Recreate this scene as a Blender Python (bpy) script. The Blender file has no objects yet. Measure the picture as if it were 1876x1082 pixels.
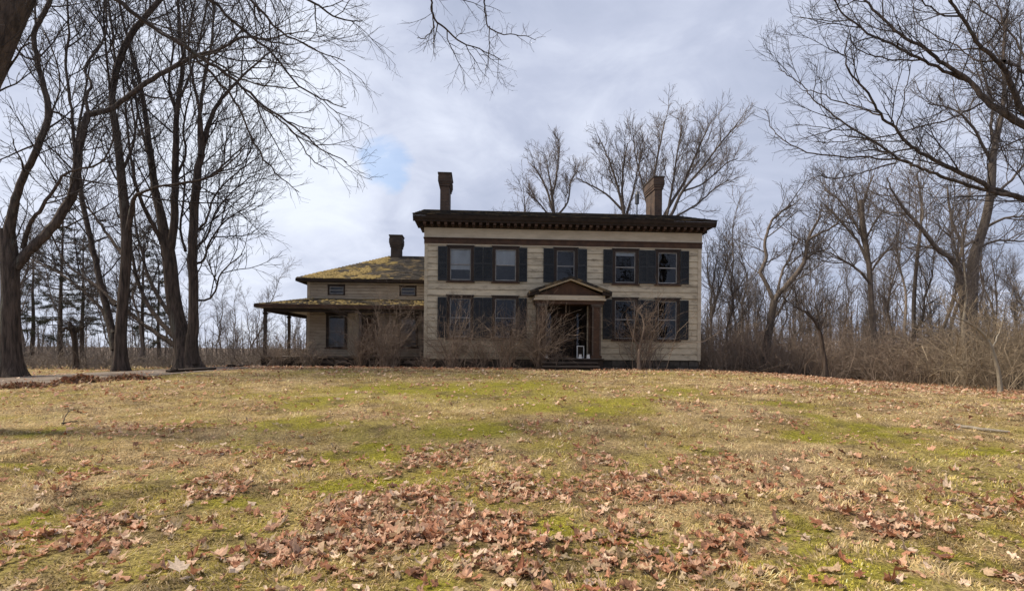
import bpy, math, random
import numpy as np
from mathutils import Vector, Matrix

# ------------------------------------------------------------------ camera
SC = bpy.context.scene
COL = SC.collection
R = math.radians
ZC, F, ROLL = 0.85, 1000.0, R(0.5)          # eye height over house base, focal length in photo pixels, roll
PX0, PY0 = 938.0, 640.0                     # horizon point on the photo
cam = bpy.data.cameras.new('camera')
cam.sensor_width = 36.0
cam.lens = 36.0 * F / 1876.0
cam.shift_y = (PY0 - 541.0) / 1876.0
cam.clip_start, cam.clip_end = 0.05, 6000.0
cam_o = bpy.data.objects.new('camera', cam)
COL.objects.link(cam_o)
cs, sn = math.cos(ROLL), math.sin(ROLL)
cam_o.matrix_world = Matrix(((cs, -sn, 0, 0), (0, 0, -1, 0), (sn, cs, 0, ZC), (0, 0, 0, 1)))
SC.camera = cam_o

# ------------------------------------------------------------------ sky, sun, exposure
SUN_EL, SUN_AZ = R(50), R(-88)              # azimuth from +Y, negative = left
world = bpy.data.worlds.new('World')
SC.world = world
world.use_nodes = True
wn, wl = world.node_tree.nodes, world.node_tree.links
wn.clear()
def W(t, **k):
    n = wn.new(t)
    for a, b in k.items():
        setattr(n, a, b)
    return n
def wmath(op, a, b=None, clamp=False):
    n = W('ShaderNodeMath', operation=op, use_clamp=clamp)
    for i, v in enumerate((a, b)):
        if v is None: continue
        if isinstance(v, (int, float)): n.inputs[i].default_value = v
        else: wl.new(v, n.inputs[i])
    return n.outputs[0]
sky = W('ShaderNodeTexSky', sky_type='NISHITA', sun_disc=False)
sky.sun_elevation, sky.sun_rotation = SUN_EL, SUN_AZ
tc = W('ShaderNodeTexCoord')
sep = W('ShaderNodeSeparateXYZ'); wl.new(tc.outputs['Generated'], sep.inputs[0])
den = wmath('ADD', wmath('MAXIMUM', sep.outputs[2], 0.0), 0.30)
cmb = W('ShaderNodeCombineXYZ')
wl.new(wmath('DIVIDE', sep.outputs[0], den), cmb.inputs[0])
wl.new(wmath('DIVIDE', sep.outputs[1], den), cmb.inputs[1])
cmb.inputs[2].default_value = 3.7
def wnoise(scale, detail, rough, dist=0.0):
    n = W('ShaderNodeTexNoise'); wl.new(cmb.outputs[0], n.inputs['Vector'])
    n.inputs['Scale'].default_value = scale; n.inputs['Detail'].default_value = detail
    n.inputs['Roughness'].default_value = rough; n.inputs['Distortion'].default_value = dist
    return n.outputs['Fac']
n1, n2 = wnoise(1.15, 6, 0.55, 0.4), wnoise(4.2, 7, 0.58, 0.6)
gd = W('ShaderNodeVectorMath', operation='DOT_PRODUCT')
wl.new(tc.outputs['Generated'], gd.inputs[0])
gd.inputs[1].default_value = Vector((-0.52, 1.0, 0.22)).normalized()
glow = wmath('POWER', wmath('MAXIMUM', gd.outputs['Value'], 0.0), 14.0)
fac = wmath('ADD', wmath('ADD', wmath('MULTIPLY', n1, 0.85), wmath('MULTIPLY', n2, 0.42)), wmath('MULTIPLY', glow, 0.30))
ramp = W('ShaderNodeValToRGB'); wl.new(fac, ramp.inputs[0])
el = ramp.color_ramp.elements
el[0].position, el[0].color = 0.50, (0.385, 0.435, 0.57, 1)
el[1].position, el[1].color = 1.06, (0.80, 0.85, 0.95, 1)
e = el.new(0.70); e.color = (0.505, 0.55, 0.69, 1)
e = el.new(0.88); e.color = (0.70, 0.745, 0.87, 1)
# one gap in the cloud where the blue shows
gp = W('ShaderNodeVectorMath', operation='DOT_PRODUCT')
wl.new(tc.outputs['Generated'], gp.inputs[0])
gp.inputs[1].default_value = Vector((-0.228, 1.0, 0.336)).normalized()
gap = wmath('ADD', wmath('MULTIPLY', wmath('SUBTRACT', 1.0, gp.outputs['Value']), 800.0), wmath('MULTIPLY', wmath('SUBTRACT', n2, 0.5), 3.4))
gr = W('ShaderNodeValToRGB'); wl.new(gap, gr.inputs[0])
gr.color_ramp.elements[0].position, gr.color_ramp.elements[0].color = 0.25, (0.42, 0.42, 0.42, 1)
gr.color_ramp.elements[1].position, gr.color_ramp.elements[1].color = 0.85, (0.985, 0.985, 0.985, 1)
bsky, bcl = W('ShaderNodeBackground'), W('ShaderNodeBackground')
wl.new(sky.outputs[0], bsky.inputs[0]); bsky.inputs[1].default_value = 0.12
wl.new(ramp.outputs[0], bcl.inputs[0]); bcl.inputs[1].default_value = 0.67
mx = W('ShaderNodeMixShader'); wl.new(gr.outputs[0], mx.inputs[0])
wl.new(bsky.outputs[0], mx.inputs[1]); wl.new(bcl.outputs[0], mx.inputs[2])
wo = W('ShaderNodeOutputWorld'); wl.new(mx.outputs[0], wo.inputs[0])

sun = bpy.data.lights.new('sun', 'SUN')
sun.energy, sun.angle, sun.color = 3.4, R(13), (1.0, 0.91, 0.77)
sun_o = bpy.data.objects.new('sun', sun)
COL.objects.link(sun_o)
sdir = Vector((math.sin(SUN_AZ) * math.cos(SUN_EL), math.cos(SUN_AZ) * math.cos(SUN_EL), math.sin(SUN_EL)))
sun_o.rotation_mode = 'QUATERNION'
sun_o.rotation_quaternion = sdir.to_track_quat('Z', 'Y')
sun_o.location = (-30, 10, 40)

vs = SC.view_settings
vs.view_transform, vs.look, vs.exposure, vs.gamma, vs.use_curve_mapping = 'Standard', 'None', 0.76, 1.0, False

# ------------------------------------------------------------------ small maths
rng = np.random.default_rng(7)
random.seed(7)
def ss(a, b, x):
    t = np.clip((np.asarray(x, float) - a) / (b - a), 0, 1)
    return t * t * (3 - 2 * t)
def vnoise(x, y, seed=0):
    x = np.asarray(x, float); y = np.asarray(y, float)
    xi, yi = np.floor(x).astype(np.int64), np.floor(y).astype(np.int64)
    fx, fy = x - xi, y - yi
    fx, fy = fx * fx * (3 - 2 * fx), fy * fy * (3 - 2 * fy)
    def h(a, b):
        n = (a * 374761393 + b * 668265263 + seed * 974711) & 0x7fffffff
        n = ((n ^ (n >> 13)) * 1274126177) & 0x7fffffff
        return ((n ^ (n >> 16)) & 0xffff) / 65535.0
    return (h(xi, yi) * (1 - fx) + h(xi + 1, yi) * fx) * (1 - fy) + (h(xi, yi + 1) * (1 - fx) + h(xi + 1, yi + 1) * fx) * fy
def fbm(x, y, s, seed=0, o=4):
    a, t, n = 1.0, 0.0, 0.0
    for k in range(o):
        t = t + a * vnoise(x * s + 11.3 * k, y * s - 7.7 * k, seed + k); n += a; a *= 0.55; s *= 2.03
    return t / n
def H(x, y):
    x = np.asarray(x, float); y = np.asarray(y, float)
    z = -0.65 + 0.65 * ss(2.5, 22, y)
    z = z - 0.55 * ss(7, 20, x) * ss(4, 18, y) - 0.18 * ss(8, 20, -x)
    z = z - 4.5 * ss(27, 95, y) * ss(6, 15, -x) - 2.0 * ss(38, 110, y) * (1 - ss(6, 15, -x))
    near = 1 - ss(40, 80, y)
    z = z + near * (0.10 * (fbm(x, y, 0.35, 3, 2) - 0.5) + 0.045 * (fbm(x, y, 1.6, 9, 2) - 0.5)) * (0.35 + 0.65 * (1 - ss(18, 23, y) * (1 - ss(9, 14, np.abs(x)))))
    return z
def ray(px, py):
    a, b = px - PX0, PY0 - py
    return np.array([(a * cs - b * sn) / F, 1.0, (a * sn + b * cs) / F])
def P(px, py, Y):
    d = ray(px, py) * Y
    return np.array([d[0], d[1], d[2] + ZC])
def G(px, py):
    d = ray(px, py)
    t = np.arange(2.0, 60.0, 0.05)
    g = ZC + d[2] * t - H(d[0] * t, t)
    k = np.argmax(g < 0) if (g < 0).any() else len(t) - 1
    return np.array([d[0] * t[k], t[k], float(H(d[0] * t[k], t[k]))])

# ------------------------------------------------------------------ object helpers
def tag(o, label=None, cat=None, group=None, kind=None):
    if label: o['label'] = label
    if cat: o['category'] = cat
    if group: o['group'] = group
    if kind: o['kind'] = kind
    return o
def empty(name, loc=(0, 0, 0), rz=0.0):
    o = bpy.data.objects.new(name, None); COL.objects.link(o)
    o.location = loc; o.rotation_euler = (0, 0, rz); o.empty_display_size = 0.2
    return o
def link(name, me, mat=None, parent=None):
    o = bpy.data.objects.new(name, me); COL.objects.link(o)
    if mat is not None and not me.materials: me.materials.append(mat)
    o.parent = parent
    return o
def np_mesh(name, V, faces_list, smooth=False, col=None):
    """faces_list: list of (n,k) index arrays"""
    me = bpy.data.meshes.new(name)
    V = np.asarray(V, np.float32)
    me.vertices.add(len(V)); me.vertices.foreach_set('co', V.ravel())
    faces_list = [f for f in faces_list if len(f)]
    idx = np.concatenate([f.ravel() for f in faces_list]).astype(np.int32)
    tot = np.concatenate([np.full(len(f), f.shape[1], np.int32) for f in faces_list])
    st = np.concatenate([[0], np.cumsum(tot)[:-1]]).astype(np.int32)
    me.loops.add(len(idx)); me.loops.foreach_set('vertex_index', idx)
    me.polygons.add(len(tot)); me.polygons.foreach_set('loop_start', st)
    if smooth: me.polygons.foreach_set('use_smooth', np.ones(len(tot), bool))
    me.update(calc_edges=True)
    if col is not None:
        a = me.color_attributes.new('Col', 'FLOAT_COLOR', 'POINT')
        c = np.ones((len(V), 4), np.float32); c[:, :3] = col
        a.data.foreach_set('color', c.ravel())
    return me
class MB:
    def __init__(s): s.v, s.f = [], []
    def box(s, x0, x1, y0, y1, z0, z1):
        b = len(s.v)
        s.v += [(x0, y0, z0), (x1, y0, z0), (x1, y1, z0), (x0, y1, z0), (x0, y0, z1), (x1, y0, z1), (x1, y1, z1), (x0, y1, z1)]
        s.f += [tuple(b + i for i in q) for q in ((0, 3, 2, 1), (4, 5, 6, 7), (0, 1, 5, 4), (1, 2, 6, 5), (2, 3, 7, 6), (3, 0, 4, 7))]
        return s
    def hexa(s, p):
        b = len(s.v); s.v += [tuple(q) for q in p]
        s.f += [tuple(b + i for i in q) for q in ((0, 3, 2, 1), (4, 5, 6, 7), (0, 1, 5, 4), (1, 2, 6, 5), (2, 3, 7, 6), (3, 0, 4, 7))]
        return s
    def prism(s, poly, axis, a, b):
        """poly: list of 2-D points, extruded along axis ('x','y','z') from a to b"""
        n, k = len(poly), len(s.v)
        def pt(p, t): return {'x': (t, p[0], p[1]), 'y': (p[0], t, p[1]), 'z': (p[0], p[1], t)}[axis]
        s.v += [pt(p, a) for p in poly] + [pt(p, b) for p in poly]
        s.f += [tuple(k + i for i in range(n))[::-1], tuple(k + n + i for i in range(n))]
        s.f += [(k + i, k + (i + 1) % n, k + n + (i + 1) % n, k + n + i) for i in range(n)]
        return s
    def quad(s, *p):
        b = len(s.v); s.v += [tuple(q) for q in p]; s.f.append(tuple(range(b, b + len(p)))); return s
    def mesh(s, name):
        me = bpy.data.meshes.new(name); me.from_pydata(s.v, [], s.f); me.update()
        import bmesh
        bm = bmesh.new(); bm.from_mesh(me); bmesh.ops.recalc_face_normals(bm, faces=bm.faces); bm.to_mesh(me); bm.free()
        return me
    def build(s, name, mat, parent=None): return link(name, s.mesh(name), mat, parent)
def box(name, mat, parent, *a): return MB().box(*a).build(name, mat, parent)

# ------------------------------------------------------------------ materials
def material(name, c1, c2=None, scale=4.0, stretch=(1, 1, 1), rough=0.85, bump=0.0, bscale=40.0, attr=False, rnd=0.0,
             spec=0.2, trans=0.0, coord='world', c3=None, s3=1.0, t3=(0.5, 0.65), metal=0.0):
    m = bpy.data.materials.new(name); m.use_nodes = True
    nt = m.node_tree; N, L = nt.nodes, nt.links
    b = N['Principled BSDF']
    b.inputs['Roughness'].default_value = rough; b.inputs['Specular IOR Level'].default_value = spec
    b.inputs['Metallic'].default_value = metal
    if coord == 'world': src = N.new('ShaderNodeNewGeometry').outputs['Position']
    else: src = N.new('ShaderNodeTexCoord').outputs['Object']
    mp = N.new('ShaderNodeMapping'); mp.inputs['Scale'].default_value = stretch; L.new(src, mp.inputs[0])
    def noise(s, d=6, r=0.6):
        n = N.new('ShaderNodeTexNoise'); L.new(mp.outputs[0], n.inputs['Vector'])
        n.inputs['Scale'].default_value = s; n.inputs['Detail'].default_value = d; n.inputs['Roughness'].default_value = r
        return n.outputs['Fac']
    def mix(f, a, c, bt='MIX'):
        n = N.new('ShaderNodeMix'); n.data_type = 'RGBA'; n.blend_type = bt
        for i, v in ((0, f), (6, a), (7, c)):
            if isinstance(v, (int, float)): n.inputs[i].default_value = v
            elif isinstance(v, tuple): n.inputs[i].default_value = v + (1,)
            else: L.new(v, n.inputs[i])
        return n.outputs[2]
    def rr(f, a, c):
        n = N.new('ShaderNodeMapRange'); n.interpolation_type = 'SMOOTHSTEP'
        n.inputs[1].default_value, n.inputs[2].default_value = a, c; L.new(f, n.inputs[0]); return n.outputs[0]
    if attr:
        at = N.new('ShaderNodeVertexColor'); at.layer_name = 'Col'
        colr = at.outputs['Color']
        if c2 is not None: colr = mix(1.0, colr, mix(rr(noise(scale), 0.3, 0.7), c1, c2), 'MULTIPLY')
    elif c2 is not None: colr = mix(rr(noise(scale), 0.3, 0.7), c1, c2)
    else: colr = mix(0.0, c1, c1)
    if c3 is not None: colr = mix(rr(noise(s3, 8, 0.65), *t3), colr, c3)
    if rnd:
        oi = N.new('ShaderNodeObjectInfo')
        mr = N.new('ShaderNodeMapRange'); L.new(oi.outputs['Random'], mr.inputs[0])
        mr.inputs[3].default_value, mr.inputs[4].default_value = 1 - rnd, 1 + rnd
        hs = N.new('ShaderNodeHueSaturation'); L.new(colr, hs.inputs['Color']); L.new(mr.outputs[0], hs.inputs['Value'])
        colr = hs.outputs[0]
    L.new(colr, b.inputs['Base Color'])
    if bump:
        bp = N.new('ShaderNodeBump'); bp.inputs['Strength'].default_value = bump; bp.inputs['Distance'].default_value = 0.06 if 'bark' in name else 0.02
        L.new(noise(bscale, 5, 0.65), bp.inputs['Height']); L.new(bp.outputs[0], b.inputs['Normal'])
    if trans:
        t = N.new('ShaderNodeBsdfTranslucent'); L.new(colr, t.inputs[0])
        ms = N.new('ShaderNodeMixShader'); ms.inputs[0].default_value = trans
        L.new(b.outputs[0], ms.inputs[1]); L.new(t.outputs[0], ms.inputs[2])
        L.new(ms.outputs[0], N['Material Output'].inputs[0])
    return m
M = {}
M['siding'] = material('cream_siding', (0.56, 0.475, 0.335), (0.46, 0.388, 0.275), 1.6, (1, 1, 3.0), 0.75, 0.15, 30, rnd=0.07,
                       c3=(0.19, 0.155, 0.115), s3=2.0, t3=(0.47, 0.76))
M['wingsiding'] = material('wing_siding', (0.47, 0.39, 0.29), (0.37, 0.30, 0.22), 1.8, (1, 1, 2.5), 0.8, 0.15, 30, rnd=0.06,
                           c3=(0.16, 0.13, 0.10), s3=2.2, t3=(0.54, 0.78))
M['trimcream'] = material('cream_trim', (0.54, 0.46, 0.34), (0.43, 0.36, 0.26), 2.2, (0.6, 1, 2), 0.7, 0.1, 20, c3=(0.20, 0.15, 0.10), s3=3.0, t3=(0.6, 0.82))
M['brown'] = material('brown_trim', (0.085, 0.045, 0.026), (0.045, 0.026, 0.017), 3.0, (1, 1, 1), 0.65, 0.15, 25)
M['casing'] = material('dark_casing', (0.050, 0.034, 0.026), (0.030, 0.023, 0.019), 3.0, (1, 1, 1), 0.7, 0.15, 25)
M['darkbrown'] = material('dark_wood', (0.040, 0.027, 0.020), (0.022, 0.016, 0.012), 4.0, (1, 1, 1), 0.8, 0.2, 25)
M['shutter'] = material('slate_shutter_paint', (0.024, 0.026, 0.029), (0.036, 0.038, 0.040), 5.0, (1, 1, 1), 0.6, 0.1, 30, rnd=0.18)
M['sheath'] = material('dark_sheathing', (0.05, 0.04, 0.03), None, rough=0.9)
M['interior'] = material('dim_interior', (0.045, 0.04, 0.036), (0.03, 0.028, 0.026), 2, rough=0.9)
M['stormframe'] = material('grey_storm_frame', (0.30, 0.29, 0.27), (0.20, 0.19, 0.18), 6, rough=0.5, rnd=0.15)
M['blind'] = material('pale_blind', (0.62, 0.62, 0.60), (0.46, 0.46, 0.45), 3, (1, 1, 0.3), 0.8)
M['white'] = material('white_paint', (0.72, 0.71, 0.68), (0.55, 0.54, 0.5), 6, rough=0.6)
M['soffit'] = material('pale_porch_ceiling', (0.66, 0.65, 0.62), (0.52, 0.50, 0.46), 2, rough=0.8)
M['shingle'] = material('dark_shingle', (0.040, 0.034, 0.030), (0.022, 0.02, 0.018), 7, rough=0.95, bump=0.4, bscale=60,
                        c3=(0.15, 0.11, 0.06), s3=1.6, t3=(0.48, 0.66))
M['wingshingle'] = material('brown_shingle', (0.075, 0.06, 0.042), (0.045, 0.038, 0.03), 6, rough=0.95, bump=0.4, bscale=60,
                            c3=(0.20, 0.145, 0.05), s3=1.3, t3=(0.50, 0.66))
M['moss'] = material('roof_moss', (0.27, 0.195, 0.075), (0.17, 0.125, 0.05), 9, rough=1.0, bump=0.6, bscale=70, c3=(0.30, 0.22, 0.09), s3=5, t3=(0.55, 0.7))
M['stone'] = material('foundation_stone', (0.10, 0.085, 0.07), (0.055, 0.047, 0.04), 5, rough=0.95, bump=0.5, bscale=22, rnd=0.3)
M['plank'] = material('weathered_plank', (0.12, 0.095, 0.075), (0.065, 0.05, 0.04), 6, (0.4, 3, 3), 0.85, 0.3, 20, rnd=0.2)
M['bark'] = material('dark_bark', (0.115, 0.085, 0.067), (0.034, 0.027, 0.022), 4.0, (3.2, 3.2, 0.42), 0.95, 1.0, 6, c3=(0.13, 0.125, 0.10), s3=0.9, t3=(0.58, 0.72))
M['twig'] = material('twig_bark', (0.058, 0.046, 0.041), (0.040, 0.033, 0.030), 3.0, rough=0.9)
M['barkgrey'] = material('grey_bark', (0.19, 0.152, 0.122), (0.10, 0.08, 0.066), 5.0, (2.2, 2.2, 0.45), 0.95, 0.8, 10, rnd=0.25)
M['twiggrey'] = material('grey_twig', (0.155, 0.124, 0.104), (0.105, 0.085, 0.072), 3.0, rough=0.9, rnd=0.2)
M['barkpale'] = material('pale_bark', (0.34, 0.29, 0.22), (0.22, 0.185, 0.14), 5.0, (2.2, 2.2, 0.6), 0.9, 0.5, 10)
M['brush'] = material('brush_stems', (0.30, 0.228, 0.172), (0.17, 0.128, 0.098), 1.2, rough=0.95)
M['brushgold'] = material('tan_brush', (0.34, 0.265, 0.18), (0.20, 0.155, 0.108), 1.2, rough=0.95)
M['brushgrey'] = material('grey_brush', (0.20, 0.162, 0.135), (0.11, 0.09, 0.076), 1.0, rough=0.95)
M['shrub'] = material('shrub_stems', (0.26, 0.195, 0.148), (0.15, 0.11, 0.084), 2.0, rough=0.95)
M['needle'] = material('pine_needles', (0.035, 0.040, 0.026), (0.055, 0.055, 0.034), 2.0, rough=0.9, trans=0.2)
M['ground'] = material('lawn_soil', (0.42, 0.40, 0.36), (1.5, 1.5, 1.5), 26.0, rough=1.0, bump=1.0, bscale=60, attr=True)
M['grass'] = material('grass_blades', (1, 1, 1), None, attr=True, rough=0.75, spec=0.25, trans=0.35)
M['leaf'] = material('dead_leaf', (0.7, 0.7, 0.7), (1.2, 1.2, 1.2), 60.0, attr=True, rough=0.7, spec=0.3, trans=0.3, coord='world')
M['gravel'] = material('drive_gravel', (0.24, 0.195, 0.155), (0.14, 0.11, 0.085), 3.0, rough=1.0, bump=0.7, bscale=30, c3=(0.15, 0.10, 0.07), s3=1.3, t3=(0.5, 0.65))
M['debris'] = material('forest_debris', (0.060, 0.043, 0.032), (0.03, 0.022, 0.018), 4, rough=1.0, bump=0.9, bscale=14)
M['metal'] = material('dull_metal', (0.10, 0.10, 0.10), None, rough=0.5, metal=0.6)
def brick_material(name, c1, c2, mortar):
    m = bpy.data.materials.new(name); m.use_nodes = True
    N, L = m.node_tree.nodes, m.node_tree.links
    b = N['Principled BSDF']; b.inputs['Roughness'].default_value = 0.9
    t = N.new('ShaderNodeTexCoord'); s = N.new('ShaderNodeSeparateXYZ'); L.new(t.outputs['Object'], s.inputs[0])
    a = N.new('ShaderNodeMath'); L.new(s.outputs[0], a.inputs[0]); L.new(s.outputs[1], a.inputs[1])
    c = N.new('ShaderNodeCombineXYZ'); L.new(a.outputs[0], c.inputs[0]); L.new(s.outputs[2], c.inputs[1])
    k = N.new('ShaderNodeTexBrick'); L.new(c.outputs[0], k.inputs['Vector'])
    k.inputs['Color1'].default_value = c1 + (1,); k.inputs['Color2'].default_value = c2 + (1,); k.inputs['Mortar'].default_value = mortar + (1,)
    k.inputs['Scale'].default_value = 1.0; k.inputs['Brick Width'].default_value = 0.215; k.inputs['Row Height'].default_value = 0.075; k.inputs['Mortar Size'].default_value = 0.011
    n = N.new('ShaderNodeTexNoise'); L.new(t.outputs['Object'], n.inputs['Vector']); n.inputs['Scale'].default_value = 2.5; n.inputs['Detail'].default_value = 6
    r = N.new('ShaderNodeMapRange'); L.new(n.outputs['Fac'], r.inputs[0]); r.inputs[1].default_value, r.inputs[2].default_value, r.inputs[3].default_value, r.inputs[4].default_value = 0.3, 0.7, 0.55, 1.2
    h = N.new('ShaderNodeHueSaturation'); L.new(k.outputs[0], h.inputs['Color']); L.new(r.outputs[0], h.inputs['Value'])
    L.new(h.outputs[0], b.inputs['Base Color'])
    bp = N.new('ShaderNodeBump'); bp.inputs['Distance'].default_value = 0.01; bp.invert = True
    L.new(k.outputs['Fac'], bp.inputs['Height']); L.new(bp.outputs[0], b.inputs['Normal'])
    return m
M['brick'] = brick_material('weathered_brick', (0.115, 0.062, 0.036), (0.07, 0.04, 0.027), (0.095, 0.072, 0.05))
M['darkbrick'] = brick_material('sooty_brick', (0.10, 0.07, 0.05), (0.065, 0.048, 0.037), (0.09, 0.075, 0.06))
def glass_material():
    m = bpy.data.materials.new('window_glass'); m.use_nodes = True
    N, L = m.node_tree.nodes, m.node_tree.links; N.remove(N['Principled BSDF'])
    g = N.new('ShaderNodeBsdfGlossy'); g.inputs['Roughness'].default_value = 0.03; g.inputs[0].default_value = (0.66, 0.68, 0.72, 1)
    t = N.new('ShaderNodeBsdfTransparent'); t.inputs[0].default_value = (0.86, 0.88, 0.9, 1)
    fr = N.new('ShaderNodeFresnel'); fr.inputs[0].default_value = 1.42
    ge = N.new('ShaderNodeNewGeometry')
    n = N.new('ShaderNodeTexNoise'); L.new(ge.outputs['Position'], n.inputs['Vector']); n.inputs['Scale'].default_value = 1.3
    bp = N.new('ShaderNodeBump'); bp.inputs['Strength'].default_value = 0.6; bp.inputs['Distance'].default_value = 0.02
    L.new(n.outputs['Fac'], bp.inputs['Height']); L.new(bp.outputs[0], g.inputs['Normal'])
    x = N.new('ShaderNodeMixShader'); L.new(fr.outputs[0], x.inputs[0]); L.new(t.outputs[0], x.inputs[1]); L.new(g.outputs[0], x.inputs[2])
    L.new(x.outputs[0], N['Material Output'].inputs[0])
    return m
M['glass'] = glass_material()

# ------------------------------------------------------------------ lawn zones (world ellipses on the ground)
def zone(px, py, a, b, w=1.0):
    c, f, n = G(px, py), G(px, py - b), G(px, py + b)
    return (c[0], c[1], max(0.12, a / F * c[1]), max(0.12, abs(f[1] - n[1]) / 2), w)
LEAF_Z = [zone(*q) for q in (
    (690, 930, 150, 40, 1), (640, 985, 100, 40, 1), (760, 985, 110, 45, 1), (880, 905, 130, 40, 1), (930, 965, 90, 28, .9), (1090, 900, 110, 34, .9),
    (1220, 885, 90, 32, .9), (820, 828, 95, 20, .95), (705, 852, 50, 14, .8), (1080, 850, 70, 22, .7), (1180, 858, 70, 20, .8), (1010, 880, 80, 22, .8),
    (420, 876, 60, 16, .8), (580, 846, 70, 12, .55), (150, 975, 110, 26, .85), (300, 958, 60, 24, .8), (240, 1000, 90, 20, .7), (60, 1045, 50, 18, .6), (1290, 955, 50, 34, .9),
    (1600, 925, 70, 24, .85), (1690, 890, 70, 16, .6), (1840, 935, 70, 22, .8), (1720, 960, 90, 18, .6), (720, 1050, 120, 34, .9), (560, 1040, 60, 30, .7), (960, 1070, 60, 20, .8),
    (1450, 716, 150, 9, .55), (1600, 742, 90, 7, .45), (1250, 742, 50, 9, .7), (730, 772, 70, 12, .6), (985, 785, 36, 18, .65), (1380, 772, 120, 10, .3),
    (300, 780, 160, 14, .3), (330, 835, 90, 14, .45), (1330, 1020, 50, 14, .5), (1560, 698, 200, 6, .6), (1750, 712, 180, 7, .6), (1780, 780, 120, 10, .3), (1700, 745, 170, 8, .3), (60, 905, 60, 14, .5),
    (1550, 860, 120, 18, .45), (1420, 880, 60, 16, .5), (1320, 860, 60, 16, .5))]
MOSS_Z = [zone(*q) for q in (
    (705, 822, 60, 11), (870, 785, 70, 16), (1090, 960, 120, 30), (1190, 1000, 110, 34), (870, 1035, 70, 24), (820, 1040, 60, 24), (1390, 955, 60, 26), (1440, 1000, 80, 22),
    (170, 852, 60, 10), (540, 778, 60, 20), (600, 735, 70, 12), (430, 930, 60, 18), (1250, 718, 50, 12), (1640, 790, 90, 12), (1800, 828, 90, 14), (1480, 800, 50, 14), (1270, 820, 40, 10),
    (480, 815, 50, 10), (1700, 1020, 90, 26), (1560, 1060, 120, 24), (60, 850, 60, 12), (90, 790, 60, 10), (1150, 735, 90, 14), (930, 715, 160, 18), (760, 712, 120, 14), (1010, 745, 90, 14), (1530, 770, 60, 10), (30, 960, 40, 18), (1850, 1000, 50, 20),
    (640, 890, 70, 14), (1440, 740, 70, 10))]
def zones(Z, x, y, seed):
    w = np.zeros_like(np.asarray(x, float))
    wx = x + (fbm(x, y, 1.3, seed, 4) - 0.5) * 1.7; wy = y + (fbm(x, y, 1.3, seed + 5, 4) - 0.5) * 2.0
    for cx, cy, a, b, k in Z:
        d = ((wx - cx) / a) ** 2 + ((wy - cy) / b) ** 2
        w = np.maximum(w, k * np.exp(-0.9 * d * d))
    return w
HO, HYAW = np.array([-3.92, 24.5]), R(3.5)
def house_local(x, y):
    dx, dy = x - HO[0], y - HO[1]
    return dx * math.cos(HYAW) + dy * math.sin(HYAW), -dx * math.sin(HYAW) + dy * math.cos(HYAW)
def leaf_density(x, y):
    d = zones(LEAF_Z, x, y, 21)
    hx, hy = house_local(x, y)
    foot = np.exp(-((hy + 1.3) / 0.9) ** 2) * ss(-9, -7, hx) * (1 - ss(13, 16, hx))
    wood = ss(0.0, 2.0, y - (23.5 - 0.33 * np.maximum(x - 8, 0))) * ss(8.5, 10.5, x)
    d = np.maximum(d, np.maximum(foot * 0.95, wood * 0.24))
    d = d * .8 + 0.30 * ss(0.46, 0.8, fbm(x, y, 0.8, 40, 3))
    f = fbm(x, y, 2.6, 31, 4)
    return np.clip(d * (0.25 + 1.35 * ss(0.28, 0.66, f)), 0, 1)
def lawn_colour(x, y):
    moss = np.clip(zones(MOSS_Z, x, y, 50) * 0.9 + 0.6 * ss(0.46, 0.74, fbm(x, y, 0.55, 60, 4)), 0, 1)
    straw = np.array([0.57, 0.415, 0.205]); olive = np.array([0.43, 0.315, 0.11]); green = np.array([0.345, 0.305, 0.035]); dirt = np.array([0.15, 0.10, 0.065])
    a = ss(0.38, 0.66, fbm(x, y, 1.3, 70, 4))[..., None]
    c = straw * (1 - a) + olive * a
    c = c * (1 - moss[..., None]) + green * moss[..., None]
    b = ss(0.58, 0.72, fbm(x, y, 2.4, 80, 3))[..., None] * 0.55
    c = c * (1 - b) + dirt * b
    return c, moss

# ------------------------------------------------------------------ ground sheet
def make_ground():
    ys = np.concatenate([np.linspace(-6, 2, 9)[:-1], 2 * (30 / 2.0) ** np.linspace(0, 1, 190), 30 * (3000 / 30.0) ** np.linspace(0, 1, 60)[1:]])
    us = np.linspace(-1, 1, 261)
    Y, U = np.meshgrid(ys, us, indexing='ij')
    X = U * (7 + 1.45 * np.maximum(Y, 0))
    Z = H(X, Y)
    c, moss = lawn_colour(X, Y)
    ld = leaf_density(X, Y)[..., None]
    litter = np.array([0.20, 0.125, 0.085])
    c = c * 0.6 * (1 - ld * 0.8) + litter * 0.9 * ld * 0.8
    hx, hy = house_local(X, Y)
    far = np.maximum(ss(26, 32, Y), ss(1.0, 3.0, hy) * ss(-8, -6, hx))[..., None]
    c = c * (1 - far) + np.array([0.13, 0.095, 0.07]) * far
    n, k = Y.shape
    i = np.arange(n * k).reshape(n, k)
    q = np.stack([i[:-1, :-1], i[:-1, 1:], i[1:, 1:], i[1:, :-1]], -1).reshape(-1, 4)
    V = np.stack([X, Y, Z], -1).reshape(-1, 3)
    o = link('ground', np_mesh('ground', V, [q], True, c.reshape(-1, 3)), M['ground'])
    tag(o, 'patchy late-winter lawn of straw-coloured grass, moss and soil', kind='structure')
make_ground()

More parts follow.
